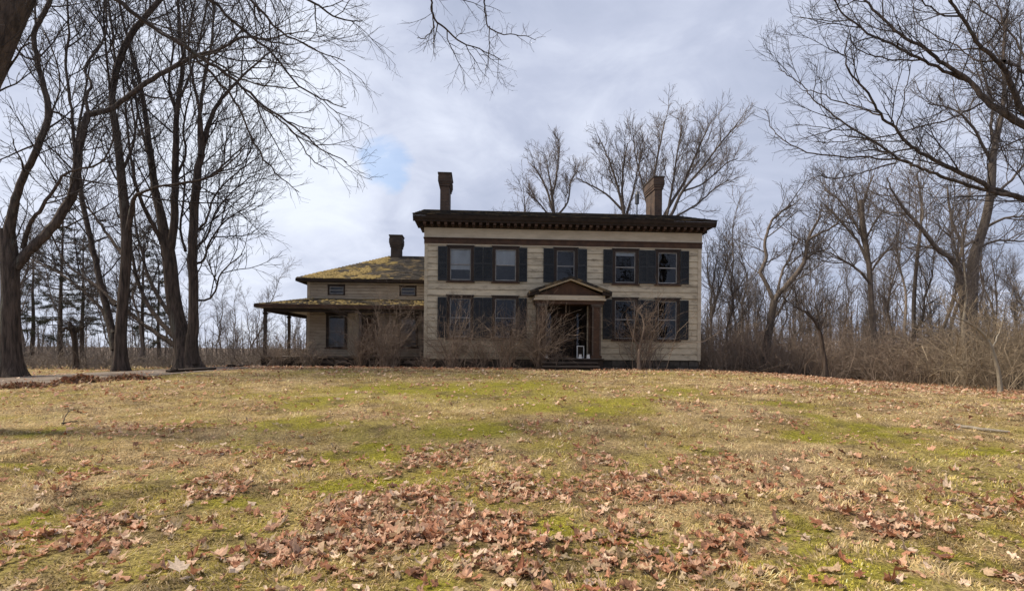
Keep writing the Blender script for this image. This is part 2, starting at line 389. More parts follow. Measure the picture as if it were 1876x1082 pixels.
# driveway: sheet lying on the ground, from the left edge up to the side porch
def make_drive():
    front = [(-160, 716), (0, 709), (120, 701), (250, 691), (360, 682), (430, 677), (485, 673)]
    back = [(-160, 694), (0, 690), (120, 685), (250, 679), (360, 674), (430, 671), (485, 669)]
    V = []
    fr = np.array([G(*p)[:2] for p in front]); bk = np.array([G(*p)[:2] for p in back])
    t = np.linspace(0, len(front) - 1, 60); i = np.minimum(t.astype(int), len(front) - 2); f = (t - i)[:, None]
    A = fr[i] * (1 - f) + fr[i + 1] * f; B = bk[i] * (1 - f) + bk[i + 1] * f
    rows = []
    for s in np.linspace(0, 1, 14):
        xy = A * (1 - s) + B * s
        if s == 0: xy[:, 1] += (fbm(xy[:, 0], xy[:, 1], 2.0, 5, 3) - 0.5) * 0.9
        rows.append(np.column_stack([xy, H(xy[:, 0], xy[:, 1]) + 0.012 + 0.03 * math.sin(math.pi * s)]))
    V = np.concatenate(rows); k = 60
    i = np.arange(len(V)).reshape(14, k)
    q = np.stack([i[:-1, :-1], i[:-1, 1:], i[1:, 1:], i[1:, :-1]], -1).reshape(-1, 4)
    tag(link('driveway', np_mesh('driveway', V, [q], True), M['gravel']), 'grey gravel driveway under the big trees at left', kind='structure')
make_drive()

# ------------------------------------------------------------------ the house
house = empty('farmhouse', (HO[0], HO[1], 0.0), HYAW)
tag(house, 'weathered cream clapboard farmhouse with dark shutters, portico and low side wing', 'house')
def cells(x0, x1, z0, z1, ops):
    xs = sorted({x0, x1} | {v for o in ops for v in o[:2] if x0 < v < x1})
    zs = sorted({z0, z1} | {v for o in ops for v in o[2:] if z0 < v < z1})
    for a, b in zip(xs, xs[1:]):
        for c, d in zip(zs, zs[1:]):
            if not any(o[0] <= (a + b) / 2 <= o[1] and o[2] <= (c + d) / 2 <= o[3] for o in ops):
                yield a, b, c, d
def wall(name, x0, x1, z0, z1, y0, y1, ops, pitch, mat, xl=None):
    m = MB()
    for a, b, c, d in cells(x0, x1, z0, z1, ops): m.box(a, b, y0, y1, c, d)
    w = m.build(name, M['sheath'], house)
    n = max(1, round((z1 - z0) / pitch)); h = (z1 - z0) / n
    for k in range(n):
        r0, r1 = z0 + k * h, z0 + (k + 1) * h
        segs, cur = [], None
        for a, b, c, d in sorted(cells(x0, x1, r0, r1, ops), key=lambda q: (q[2], q[0])):
            if cur and abs(cur[1] - a) < 1e-6 and cur[2] == c and cur[3] == d: cur[1] = b
            else:
                cur = [a, b, c, d]; segs.append(cur)
        for a, b, c, d in segs:
            cuts = [a]
            while cuts[-1] + 4.6 < b: cuts.append(cuts[-1] + random.uniform(2.2, 4.2))
            cuts.append(b)
            for s, e in zip(cuts, cuts[1:]):
                j = random.uniform(-0.004, 0.004)
                yb = y0 - 0.046 + j
                c2 = c + (0.010 if c == r0 else 0)
                MB().hexa([(s + .0015, yb, c2), (e - .0015, yb, c2), (e - .0015, y0 - .0005, c2), (s + .0015, y0 - .0005, c2),
                           (s + .0015, y0 - .012 + j * .4, d), (e - .0015, y0 - .012 + j * .4, d), (e - .0015, y0 - .0005, d), (s + .0015, y0 - .0005, d)]).build('clapboard', M[mat], w)
    return w
UP, LO = (3.90, 5.47), (1.34, 3.24)
WX = [(0.98, 2.16), (3.01, 4.20), (5.80, 6.88), (8.50, 9.70), (10.51, 11.65)]
ops = [w + UP for w in WX] + [w + LO for i, w in enumerate(WX) if i != 2] + [(5.42, 7.34, 0.41, 2.98)]
wall('front_wall', 0.0, 12.62, 0.41, 5.53, 0.0, 0.18, ops, 0.2844, 'siding')
# remaining shell of the main block
sm = MB()
for xs, sgn in ((0.0, -1), (12.62, 1)):
    a, b = (xs, xs + 0.15) if sgn < 0 else (xs - 0.15, xs)
    sm.box(a, b, 0.185, 9.0, 0.41, 6.3)
    sm.prism([(0.2, 6.3), (8.8, 6.3), (8.8, 6.66), (4.5, 7.98), (0.2, 6.66)], 'x', a, b)
sm.box(0.155, 12.465, 8.85, 9.0, 0.41, 6.3)
shell = sm.build('outer_shell', M['sheath'], house)
sd = MB()
for k in range(20):
    z = 0.41 + k * 0.29
    sd.hexa([(12.625, 0.03, z), (12.655, 0.03, z), (12.655, 8.97, z), (12.625, 8.97, z), (12.625, 0.03, z + .29), (12.637, 0.03, z + .29), (12.637, 8.97, z + .29), (12.625, 8.97, z + .29)])
    sd.hexa([(-.035, 0.03, z), (-.005, 0.03, z), (-.005, 2.95, z), (-.035, 2.95, z), (-.017, 0.03, z + .29), (-.005, 0.03, z + .29), (-.005, 2.95, z + .29), (-.017, 2.95, z + .29)])
sd.build('side_siding', M['siding'], shell)
cb = MB()
cb.box(-0.04, 0.10, -0.055, 0.06, 0.405, 5.525).build('corner_board', M['siding'], house)
MB().box(12.50, 12.66, -0.055, 0.06, 0.405, 5.525).build('corner_board', M['trimcream'], house)
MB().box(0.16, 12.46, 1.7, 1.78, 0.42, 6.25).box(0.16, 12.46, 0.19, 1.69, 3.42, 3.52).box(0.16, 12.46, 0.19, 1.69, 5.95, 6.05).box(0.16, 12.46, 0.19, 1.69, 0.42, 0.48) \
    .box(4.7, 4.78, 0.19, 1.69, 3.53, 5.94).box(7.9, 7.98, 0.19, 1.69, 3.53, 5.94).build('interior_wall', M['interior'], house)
# frieze: brown band, cream board, cornice
fz = MB().box(-0.06, 12.68, -0.07, 0.17, 5.575, 5.80).box(-0.09, 12.71, -0.11, 0.17, 5.80, 5.845).build('frieze_band', M['brown'], house)
MB().box(-0.055, 12.675, -0.05, 0.17, 5.53, 5.574).box(-0.06, 12.68, -0.06, 0.17, 5.845, 6.30).build('frieze_board', M['trimcream'], house)
co = MB()
co.prism([(-0.05, 6.28), (-0.16, 6.30), (-0.20, 6.38), (-0.20, 6.46), (0.17, 6.46), (0.17, 6.28)], 'x', -0.10, 12.72)
co.box(-0.42, 13.02, -0.60, 0.17, 6.462, 6.50)
co.prism([(-0.58, 6.44), (-0.60, 6.50), (-0.66, 6.56), (-0.70, 6.66), (-0.56, 6.66), (-0.56, 6.44)], 'x', -0.50, 13.10)
for x0, x1 in ((-0.46, -0.062), (12.682, 13.06)):
    co.box(x0, x1, -0.56, 1.15, 6.503, 6.62); co.box(x0 + (0.2 if x0 < 0 else 0), x1 - (0 if x0 < 0 else 0.2), -0.2, 1.1, 6.28, 6.46)
cornice = co.build('cornice', M['darkbrown'], house)
md = MB().box(-0.065, 0.065, -0.55, -0.205, 6.335, 6.46).box(-0.05, 0.05, -0.40, -0.206, 6.29, 6.333).mesh('modillion')
for k in range(42):
    o = link('modillion', md, M['brown'], cornice); o.location = (0.0 + k * 12.62 / 41, 0, 0)
def slope_pt(o, u, v, n, a, b, c): return tuple(o[i] + u[i] * a + v[i] * b + n[i] * c for i in range(3))
def shingles(name, parent, mat, o, u, v, span, length, pitch=0.16, width=0.30, thick=0.018, seed=1, keep=None):
    """joined small shingles on a slope: o origin at eave, u along eave, v up slope; span(v)->(u0,u1)"""
    r = random.Random(seed)
    n = Vector(u).cross(Vector(v)).normalized()
    if n.z < 0: n = -n
    m = MB(); k = 0
    while k * pitch < length:
        b0, b1 = k * pitch - 0.02, min(length, (k + 1) * pitch + 0.05)
        u0, u1 = span(k * pitch)
        a = u0 - r.uniform(0, width)
        while a < u1:
            e = a + width * r.uniform(0.75, 1.2); s0, e0 = max(a, u0), min(e, u1)
            if e0 - s0 > 0.03:
                t = thick * r.uniform(0.6, 1.7); j = r.uniform(-0.02, 0.02)
                p = [slope_pt(o, u, v, n, *q) for q in ((s0, b0 + j, t), (e0 - .006, b0 + j, t * r.uniform(.8, 1.2)), (e0 - .006, b1, 0.004), (s0, b1, 0.004))]
                g = [slope_pt(o, u, v, n, *q) for q in ((s0, b0 + j, -0.002), (e0 - .006, b0 + j, -0.002))]
                m.quad(*p); m.quad(g[0], g[1], p[1], p[0])
            a = e
        k += 1
    me = bpy.data.meshes.new(name); me.from_pydata(m.v, [], m.f); me.update()
    s = link(name, me, mat, parent); s['kind'] = 'stuff'
    return s
sl = 1.49 / 5.2
roof = MB().prism([(-0.70, 6.662), (-0.70, 6.72), (4.5, 8.21), (9.7, 6.72), (9.7, 6.662), (4.5, 8.12)], 'x', -0.50, 13.10).build('roof', M['darkbrown'], house)
vv = Vector((0, 5.2, 1.49)); ln = vv.length; vv.normalize()
shingles('roof_shingles', roof, M['shingle'], (-0.53, -0.72, 6.722), (1, 0, 0), tuple(vv), lambda b: (0, 13.66), ln, seed=3)
MB().prism([(4.30, 8.175), (4.5, 8.245), (4.70, 8.175)], 'x', -0.52, 13.12).build('ridge_cap', M['shingle'], roof)
def cyl(m, x, y, z0, z1, r0, r1, n=10):
    b = len(m.v)
    for z, r in ((z0, r0), (z1, r1)):
        m.v += [(x + r * math.cos(2 * math.pi * i / n), y + r * math.sin(2 * math.pi * i / n), z) for i in range(n)]
    m.f += [(b + i, b + (i + 1) % n, b + n + (i + 1) % n, b + n + i) for i in range(n)] + [tuple(b + i for i in range(n))[::-1], tuple(b + n + i for i in range(n))]
    return m
cyl(cyl(cyl(MB(), 10.88, 4.3, 8.1, 8.75, .035, .035), 10.88, 4.3, 8.75, 9.25, .11, .12), 10.88, 4.3, 9.25, 9.45, .12, .04).build('vent_pipe', M['metal'], roof)
def chimney(name, mat, mcap, x0, x1, y0, y1, zb, zt, flare, cap=0.06):
    m = MB()
    m.box(x0, x1, y0, y1, zb, zt - 0.62)
    st = [(0.45, .62, .50), (0.75, .50, .40), (1.0, .40, .14), (0.8, .14, 0.0)]
    for k, a, b in st:
        f = flare * k; m.box(x0 - f, x1 + f, y0 - f, y1 + f, zt - a, zt - b)
    m.prism([(y0 - flare, zb), (y0 - .02, zb + .12), (y1 + .02, zb + .12), (y1 + flare, zb)], 'x', x0 - .02, x1 + .02)
    c = m.build(name, mat, roof if zb > 7 else None)
    MB().box(x0 - flare * 1.15, x1 + flare * 1.15, y0 - flare * 1.15, y1 + flare * 1.15, zt, zt + cap).build('chimney_cap', mcap, c)
    return c
chimney('chimney', M['brick'], M['darkbrick'], 0.37, 0.84, 3.6, 5.05, 7.85, 9.86, 0.11)
chimney('chimney', M['brick'], M['darkbrick'], 11.62, 12.02, 3.6, 5.1, 7.85, 9.98, 0.10)

def window(x0, x1, z0, z1, y=0.0, blind=0.0, head=True, sill=True, rail=0.5, parent=None, cw=0.13, muntin=0):
    m = MB()
    m.box(x0, x0 + cw, y - .05, y + .16, z0, z1 - .10).box(x1 - cw, x1, y - .05, y + .16, z0, z1 - .10)
    m.box(x0, x1, y - .055, y + .16, z1 - .10, z1).box(x0 + cw, x1 - cw, y - .02, y + .16, z0, z0 + .06)
    if head: m.box(x0 - .04, x1 + .04, y - .09, y - .002, z1 + .001, z1 + .05)
    w = m.build('window', M['casing'], parent or house)
    if sill: box('sill', M['brown'], w, x0 - .05, x1 + .05, y - .11, y - .003, z0 - .06, z0 - .001)
    a, b, c, d = x0 + cw, x1 - cw, z0 + .06, z1 - .10
    zm = c + (d - c) * rail; t = .038
    f = MB().box(a, a + t, y, y + .05, c, d).box(b - t, b, y, y + .05, c, d).box(a + t, b - t, y, y + .05, c, c + t).box(a + t, b - t, y, y + .05, d - t, d).box(a + t, b - t, y - .004, y + .05, zm - .022, zm + .022)
    for k in range(muntin):
        xx = a + (b - a) * (k + 1) / (muntin + 1); f.box(xx - .011, xx + .011, y + .008, y + .04, c + t, d - t)
    f.build('sash', M['stormframe'], w)
    box('pane', M['glass'], w, a + t, b - t, y + .024, y + .030, zm + .022, d - t)
    box('pane', M['glass'], w, a + t, b - t, y + .034, y + .040, c + t, zm - .022)
    if blind: box('blind', M['blind'], w, a + .005, b - .005, y + .075, y + .085, d - (d - c) * blind, d - .005)
    return w
def shutter(x0, x1, z0, z1, y=-0.052, tilt=0.0):
    m = MB(); st = 0.05
    m.box(x0, x0 + st, y - .045, y, z0, z1).box(x1 - st, x1, y - .045, y, z0, z1)
    zm = (z0 + z1) / 2
    for a, b in ((z0, z0 + .09), (zm - .035, zm + .035), (z1 - .07, z1)): m.box(x0 + st, x1 - st, y - .042, y - .003, a, b)
    for a, b in ((z0 + .09, zm - .035), (zm + .035, z1 - .07)):
        n = int((b - a) / 0.055)
        for k in range(n):
            q = a + (k + .1) * (b - a) / n; e = q + (b - a) / n * 1.0
            m.hexa([(x0 + st, y - .040, q), (x1 - st, y - .040, q), (x1 - st, y - .032, q), (x0 + st, y - .032, q),
                    (x0 + st, y - .014, e), (x1 - st, y - .014, e), (x1 - st, y - .006, e), (x0 + st, y - .006, e)])
    s = m.build('shutter', M['shutter'], house)
    return s
for i, (a, b) in enumerate(WX):
    window(a, b, *UP, blind=(0.66, 0.5, 0, 0.12, 0)[i])
    if i != 2: window(a, b, *LO, blind=0)
for a, b in ((0.565, 0.972), (2.17, 2.582), (2.592, 3.002), (4.21, 4.575), (5.32, 5.79), (6.89, 7.31), (8.07, 8.49), (9.71, 10.10), (10.11, 10.50), (11.66, 12.06)):
    shutter(a, b, UP[0] + .02, UP[1] - .02)
    if not 5 < a < 7.5: shutter(a, b, LO[0] + .02, LO[1] - .06)

# foundation stones
fd = MB().box(0.05, 12.57, 0.05, 0.18, -0.4, 0.405).build('foundation', M['sheath'], house)
for z0, z1 in ((-0.06, 0.12), (0.125, 0.395)):
    x = 0.02
    while x < 12.5:
        w = random.uniform(0.35, 0.75); e = min(12.6, x + w)
        if e > 12.3: e = 12.6
        j = [random.uniform(-.018, .018) for _ in range(8)]
        MB().hexa([(x + .012, .02 + j[0], z0 + .01), (e - .012, .02 + j[1], z0 + .01), (e - .012, .07, z0 + .01), (x + .012, .07, z0 + .01),
                   (x + .012 + abs(j[2]), .025 + j[3], z1 - .008 + j[4] * .4), (e - .012 - abs(j[5]), .025 + j[6], z1 - .008 + j[7] * .4), (e - .012, .07, z1 - .008), (x + .012, .07, z1 - .008)]).build('stone', M['stone'], fd)
        x = e

# portico
MB().box(4.88, 7.88, -1.05, -.06, 0.10, 0.44).build('portico_base', M['darkbrown'], house)
for k in range(9):
    a = 4.84 + k * 0.342; box('porch_plank', M['plank'], house, a, a + .335, -1.12, -.065, 0.445, 0.49)
for k, (y0, y1, z) in enumerate(((-1.45, -1.125, .33), (-1.80, -1.455, .17))):
    s = MB().box(5.16, 7.52, y0 + .05, y1, -.12, z - .045).build('step', M['darkbrown'], house)
    for i in range(2):
        d = (y1 - y0) / 2; box('plank', M['plank'], s, 5.12, 7.56, y0 + i * d + .003, y0 + (i + 1) * d - .003, z - .043, z)
port = MB().box(4.87, 7.90, -1.03, -.06, 2.86, 3.02).build('portico', M['brown'], house)
MB().box(4.80, 7.97, -1.12, -.061, 3.022, 3.09).box(4.84, 7.93, -1.08, -.061, 3.09, 3.235).build('entablature', M['trimcream'], port)
MB().prism([(4.86, 3.238), (7.92, 3.238), (6.39, 3.86)], 'y', -0.96, -.062).build('tympanum', M['brown'], port)
for sg in (-1, 1):
    xe, xa = 6.39 + sg * 1.80, 6.39
    MB().prism([(xe, 3.30), (xe, 3.40), (xa, 4.06), (xa, 3.95)], 'y', -1.30, -.063).build('portico_roof', M['shingle'], port)
    MB().prism([(xe - sg * .22, 3.32), (xe - sg * .18, 3.375), (xa, 3.945), (xa, 3.885)], 'y', -1.22, -1.0).build('raking_moulding', M['trimcream'], port)
    MB().prism([(xe, 3.20), (xe, 3.298), (xe - sg * .4, 3.43), (xe - sg * .4, 3.24)], 'y', -1.25, -.2).build('eave_return', M['darkbrown'], port)
for x0, x1 in ((4.98, 5.37), (7.38, 7.77)):
    c = MB().box(x0, x1, -1.0, -.62, 0.62, 2.74).build('column', M['brown'], port)
    MB().box(x0 - .04, x1 + .04, -1.04, -.58, 0.492, 0.62).build('column_base', M['brown'], c)
    MB().box(x0 - .03, x1 + .03, -1.03, -.60, 2.742, 2.80).box(x0 - .06, x1 + .06, -1.06, -.57, 2.80, 2.857).build('capital', M['plank'], c)
    for xa, xb in ((x0 - .004, x0 + .06), (x1 - .06, x1 + .004)):
        box('edge_trim', M['plank'], c, xa, xb, -1.018, -1.001, 0.63, 2.73)
    MB().box(x0 + .02, x1 - .02, -.12, -.045, 0.5, 2.85).build('pilaster', M['brown'], port)
rec = MB().box(5.36, 5.42, .0, .75, .42, 3.0).box(7.34, 7.40, .0, .75, .42, 3.0).box(5.42, 7.34, .0, .75, 2.98, 3.04).box(5.42, 7.34, 0.0, .75, .40, .46).box(5.42, 7.34, .70, .75, .46, 2.98).build('entry_recess', M['darkbrown'], house)
door = MB().box(5.92, 6.84, .62, .69, .47, 2.55).build('front_door', M['brown'], house)
for xa in (5.99, 6.41):
    for za, zb in ((.60, 1.25), (1.38, 2.40)): box('door_panel', M['darkbrown'], door, xa, xa + .36, .600, .621, za, zb)
cyl(MB(), 6.78, .585, 1.38, 1.44, .03, .03).build('door_knob', M['metal'], door)
for xa in (5.50, 6.94):
    s = MB().box(xa, xa + .34, .63, .69, .47, 1.0).box(xa, xa + .05, .63, .69, 1.0, 2.55).box(xa + .29, xa + .34, .63, .69, 1.0, 2.55).build('sidelight', M['darkbrown'], house)
    box('pane', M['glass'], s, xa + .05, xa + .29, .65, .656, 1.0, 2.55)

# ---- wing
WY = 3.0
wops = [(-5.10, -4.25, 3.48, 4.02), (-1.57, -.72, 3.48, 4.02), (-5.17, -4.13, .86, 2.55), (-3.42, -2.62, .47, 2.5), (-1.62, -.62, .92, 2.5)]
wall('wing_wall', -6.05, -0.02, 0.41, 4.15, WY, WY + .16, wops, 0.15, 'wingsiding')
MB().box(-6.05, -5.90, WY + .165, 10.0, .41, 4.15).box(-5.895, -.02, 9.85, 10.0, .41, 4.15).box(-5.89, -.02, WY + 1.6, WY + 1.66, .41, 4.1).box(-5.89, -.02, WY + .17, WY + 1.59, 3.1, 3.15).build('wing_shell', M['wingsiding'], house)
box('corner_board', M['wingsiding'], house, -6.10, -5.96, WY - .05, WY + .1, .41, 4.12)
for i in (0, 1): window(wops[i][0], wops[i][1], wops[i][2], wops[i][3], WY, rail=0.0 if False else 0.5, cw=.08, sill=False, head=False)
window(*wops[2], WY, blind=0, muntin=1); window(*wops[4], WY)
wd = MB().box(-3.42, -2.62, WY - .03, WY + .10, .47, 2.5).build('side_door', M['darkbrown'], house)
for za, zb in ((.62, 1.3), (1.42, 2.35)): box('door_panel', M['brown'], wd, -3.30, -2.74, WY - .045, WY - .031, za, zb)
box('lit_wall_panel', M['trimcream'], house, -4.08, -3.46, WY - .06, WY - .036, .5, 2.56)  # paler cream panel over the siding, painting in the lit stretch of wall
wr = MB()
A, B, C, D = (-6.5, 2.5, 4.24), (-.01, 2.5, 4.24), (-.01, 6.5, 6.07), (-2.5, 6.5, 6.07)
E_, F_ = (-6.5, 10.5, 4.24), (-.01, 10.5, 4.24)
wr.quad(A, B, C, D).quad(A, D, E_).quad(E_, D, C, F_).quad(A, E_, F_, B)
wroof = wr.build('wing_roof', M['wingshingle'], house)
MB().box(-6.52, -.012, 2.47, 2.60, 4.10, 4.235).box(-6.52, -6.40, 2.6, 10.5, 4.10, 4.235).box(-6.40, -.012, 2.605, 2.99, 4.11, 4.15).build('wing_cornice', M['darkbrown'], house)
v2 = Vector((0, 4.0, 1.83)); l2 = v2.length; v2.normalize()
shingles('wing_shingles', wroof, M['wingshingle'], (-6.5, 2.48, 4.243), (1, 0, 0), tuple(v2), lambda b: (4.0 * b / l2, 4.25 + .35 * math.sin(b * 5.1) + .2 * math.sin(b * 13)), l2, seed=8)
shingles('bare_shingles', wroof, M['shingle'], (-6.5, 2.48, 4.243), (1, 0, 0), tuple(v2), lambda b: (max(4.25 + .35 * math.sin(b * 5.1) + .2 * math.sin(b * 13), 4.0 * b / l2), 6.48), l2, seed=9)
wc = chimney('chimney', M['darkbrick'], M['darkbrick'], -2.52, -1.97, 6.1, 6.8, 5.4, 7.12, 0.09)
wc.parent = wroof
# moss cushions on wing and porch roof
def cushions(name, parent, o, u, v, pts, seed):
    r = random.Random(seed); n = Vector(u).cross(Vector(v)).normalized()
    if n.z < 0: n = -n
    m = MB()
    for a, b, s in pts:
        k = len(m.v); q = 6; ph = r.random() * 6
        for i in range(q):
            t = ph + 2 * math.pi * i / q; rad = s * r.uniform(.7, 1.25)
            m.v.append(slope_pt(o, u, v, n, a + rad * math.cos(t), b + rad * .8 * math.sin(t), 0.004))
        for i in range(q):
            t = ph + 2 * math.pi * (i + .4) / q; rad = s * .55 * r.uniform(.7, 1.2)
            m.v.append(slope_pt(o, u, v, n, a + rad * math.cos(t), b + rad * .8 * math.sin(t), s * .33 * r.uniform(.6, 1.2)))
        m.f += [(k + i, k + (i + 1) % q, k + q + (i + 1) % q, k + q + i) for i in range(q)] + [tuple(k + q + i for i in range(q))]
    me = bpy.data.meshes.new(name); me.from_pydata(m.v, [], m.f); me.update()
    me.polygons.foreach_set('use_smooth', [True] * len(me.polygons))
    o = link(name, me, M['moss'], parent); o['kind'] = 'stuff'
r = random.Random(5); pts = []
while len(pts) < 1300:
    a, b = r.uniform(0.2, 6.2), r.uniform(.05, l2 - .1)
    if a < 4.0 * b / l2 + .1: continue
    if float(fbm(a, b, 0.9, 12, 4)) + .10 * (b / l2) - .55 * max(0, a - 3.6 + .5 * (float(fbm(a, b, 2.5, 14, 2)) - .5)) < r.uniform(.44, .56): continue
    pts.append((a, b, r.uniform(.04, .15)))
cushions('roof_moss', wroof, (-6.5, 2.48, 4.25), (1, 0, 0), tuple(v2), pts, 2)
# ---- porch
pr = MB()
pA, pB, pC, pD = (-7.62, .48, 2.80), (-.04, .48, 2.80), (-.04, 2.96, 3.30), (-6.07, 2.96, 3.30)
pE, pF = (-7.62, 10.3, 2.80), (-6.07, 10.3, 3.30)
pr.quad(pA, pB, pC, pD).quad(pA, pD, pF, pE)
pr.quad((-7.62, .48, 2.66), (-.04, .48, 2.66), (-.04, .48, 2.80), (-7.62, .48, 2.80)).quad((-7.62, .48, 2.66), (-7.62, .48, 2.80), (-7.62, 10.3, 2.80), (-7.62, 10.3, 2.66))
proof = pr.build('porch_roof', M['wingshingle'], house)
MB().box(-7.66, -.04, .42, .475, 2.65, 2.81).box(-7.66, -7.625, .48, 10.3, 2.65, 2.81).build('porch_fascia', M['brown'], house)
MB().box(-7.6, -.04, .5, 2.95, 2.652, 2.67).box(-7.6, -6.11, 2.955, 10.3, 2.652, 2.67).build('porch_ceiling', M['soffit'], house)
MB().box(-7.35, -.04, .70, .84, 2.48, 2.65).box(-7.35, -7.21, .845, 10.2, 2.48, 2.65).build('porch_beam', M['darkbrown'], house)
v3 = Vector((0, 2.48, .5)); l3 = v3.length; v3.normalize()
shingles('porch_shingles', proof, M['wingshingle'], (-7.62, .46, 2.802), (1, 0, 0), tuple(v3), lambda b: (1.55 * b / l3, 7.58), l3, seed=11)
r = random.Random(9); pts = []
while len(pts) < 340:
    a, b = r.uniform(.3, 7.4), r.uniform(.02, l3 - .1)
    if a < 1.55 * b / l3 + .1: continue
    if float(fbm(a, b, 1.1, 33, 3)) < r.uniform(.40, .62): continue
    pts.append((a, b, r.uniform(.03, .09)))
cushions('roof_moss', proof, (-7.62, .46, 2.81), (1, 0, 0), tuple(v3), pts, 4)
for x, y in ((-7.28, .77), (-3.02, .77), (-.16, .77), (-7.28, 3.9), (-7.28, 6.9), (-7.28, 9.8)):
    p = MB().box(x - .06, x + .06, y - .06, y + .06, .46, 2.478).build('porch_post', M['plank'], house)
    MB().box(x - .09, x + .09, y - .09, y + .09, 2.36, 2.44).build('post_cap', M['darkbrown'], p)
for k in range(27):
    a = -7.45 + k * 0.275; box('porch_plank', M['plank'], house, a, a + .268, .60, 2.96, .40, .445)
MB().box(-7.42, -.04, .66, .72, .0, .395).box(-7.42, -7.36, .725, 10.2, .0, .445).box(-7.36, -6.11, 2.965, 10.2, .38, .43).build('porch_skirt', M['darkbrown'], house)
for x in np.arange(-7.2, -.3, .62): box('skirt_board', M['plank'], house, float(x), float(x) + .5, .63, .657, .16, .30)

# small things at the portico
def world_of(x, y, z): return tuple(house.matrix_basis @ Vector((x, y, z)))
house.rotation_euler = (0, 0, HYAW)
bpy.context.view_layer.update()
def at_house(name, x, y, z): return empty(name, tuple(house.matrix_world @ Vector((x, y, z))), HYAW)
o = at_house('picture_frame', 7.0, -.30, .492)
MB().box(-.17, -.125, -.02, .02, 0, .56).box(.125, .17, -.02, .02, 0, .56).box(-.125, .125, -.02, .02, 0, .045).box(-.125, .125, -.02, .02, .515, .56).build('frame', M['white'], o)
box('backing', M['darkbrown'], o, -.124, .124, -.005, .005, .046, .514)
tag(o, 'small white rectangular frame standing inside the portico beside the door', 'frame')
for x, lab in ((5.36, 'small white block on the portico edge by the vine-covered left column'), (6.86, 'small white block on the portico edge in front of the white frame'), (7.22, 'small white block on the portico edge close to the right column')):
    m = MB(); s = .075
    m.hexa([(-s, -s, 0), (s, -s, 0), (s, s, 0), (-s, s, 0), (-s * .7, -s * .7, .15), (s * .7, -s * .7, .15), (s * .7, s * .7, .15), (-s * .7, s * .7, .15)]).box(-s * .8, s * .8, -s * .8, s * .8, .151, .175)
    b = m.build('white_block', M['white']); b.location = at_house('tmp', x, -1.0, .492).location; b.rotation_euler = (0, 0, HYAW + random.uniform(-.3, .3))
    tag(b, lab, 'block', 'small white blocks on the portico edge')
for t in [o for o in bpy.data.objects if o.name.startswith('tmp')]: bpy.data.objects.remove(t)

# ------------------------------------------------------------------ trees
class Tubes:
    """collects tapered polylines, writes them as one mesh of thin tubes"""
    def __init__(s): s.b = {}
    def add(s, pts, rad, k): s.b.setdefault((len(pts), k), []).append((pts, rad))
    def mesh(s, name, smooth=True):
        Vs, Fs, off = [], [], 0
        for (n, k), L in s.b.items():
            Pn = np.array([p for p, _ in L], float); Rn = np.array([r for _, r in L], float)
            B = len(L)
            T = np.empty_like(Pn)
            T[:, 1:-1] = Pn[:, 2:] - Pn[:, :-2]; T[:, 0] = Pn[:, 1] - Pn[:, 0]; T[:, -1] = Pn[:, -1] - Pn[:, -2]
            T /= np.linalg.norm(T, axis=2, keepdims=True) + 1e-12
            m = T.mean(axis=1); ref = np.eye(3)[np.argmin(np.abs(m), axis=1)]
            U = np.cross(T, ref[:, None, :]); U /= np.linalg.norm(U, axis=2, keepdims=True) + 1e-12
            Wv = np.cross(T, U)
            a = np.arange(k) * 2 * math.pi / k
            V = Pn[:, :, None, :] + Rn[:, :, None, None] * (np.cos(a)[None, None, :, None] * U[:, :, None, :] + np.sin(a)[None, None, :, None] * Wv[:, :, None, :])
            i = np.arange(B * n * k).reshape(B, n, k) + off
            j = np.roll(i, -1, axis=2)
            Fs.append(np.stack([i[:, :-1], j[:, :-1], j[:, 1:], i[:, 1:]], -1).reshape(-1, 4))
            Vs.append(V.reshape(-1, 3)); off += B * n * k
        return np_mesh(name, np.concatenate(Vs), Fs, smooth)
    def tris(s): return sum(len(L) * (n - 1) * k * 2 for (n, k), L in s.b.items())
def smooth_line(pts, rad, per=4, jit=0.0, r=None):
    """Catmull-Rom through traced points"""
    p = np.asarray(pts, float); q = np.asarray(rad, float)
    p = np.vstack([2 * p[0] - p[1], p, 2 * p[-1] - p[-2]])
    out, ro = [], []
    for i in range(1, len(p) - 2):
        for t in np.arange(per) / per:
            a, b, c, d = p[i - 1], p[i], p[i + 1], p[i + 2]
            out.append(0.5 * (2 * b + (c - a) * t + (2 * a - 5 * b + 4 * c - d) * t * t + (3 * b - a - 3 * c + d) * t ** 3))
            ro.append(q[i - 1] * (1 - t) + q[i] * t)
    out.append(p[-2]); ro.append(q[-1])
    out = np.array(out)
    if jit and r is not None: out[1:-1] += r.normal(0, 1, out[1:-1].shape) * jit
    return out, np.array(ro)
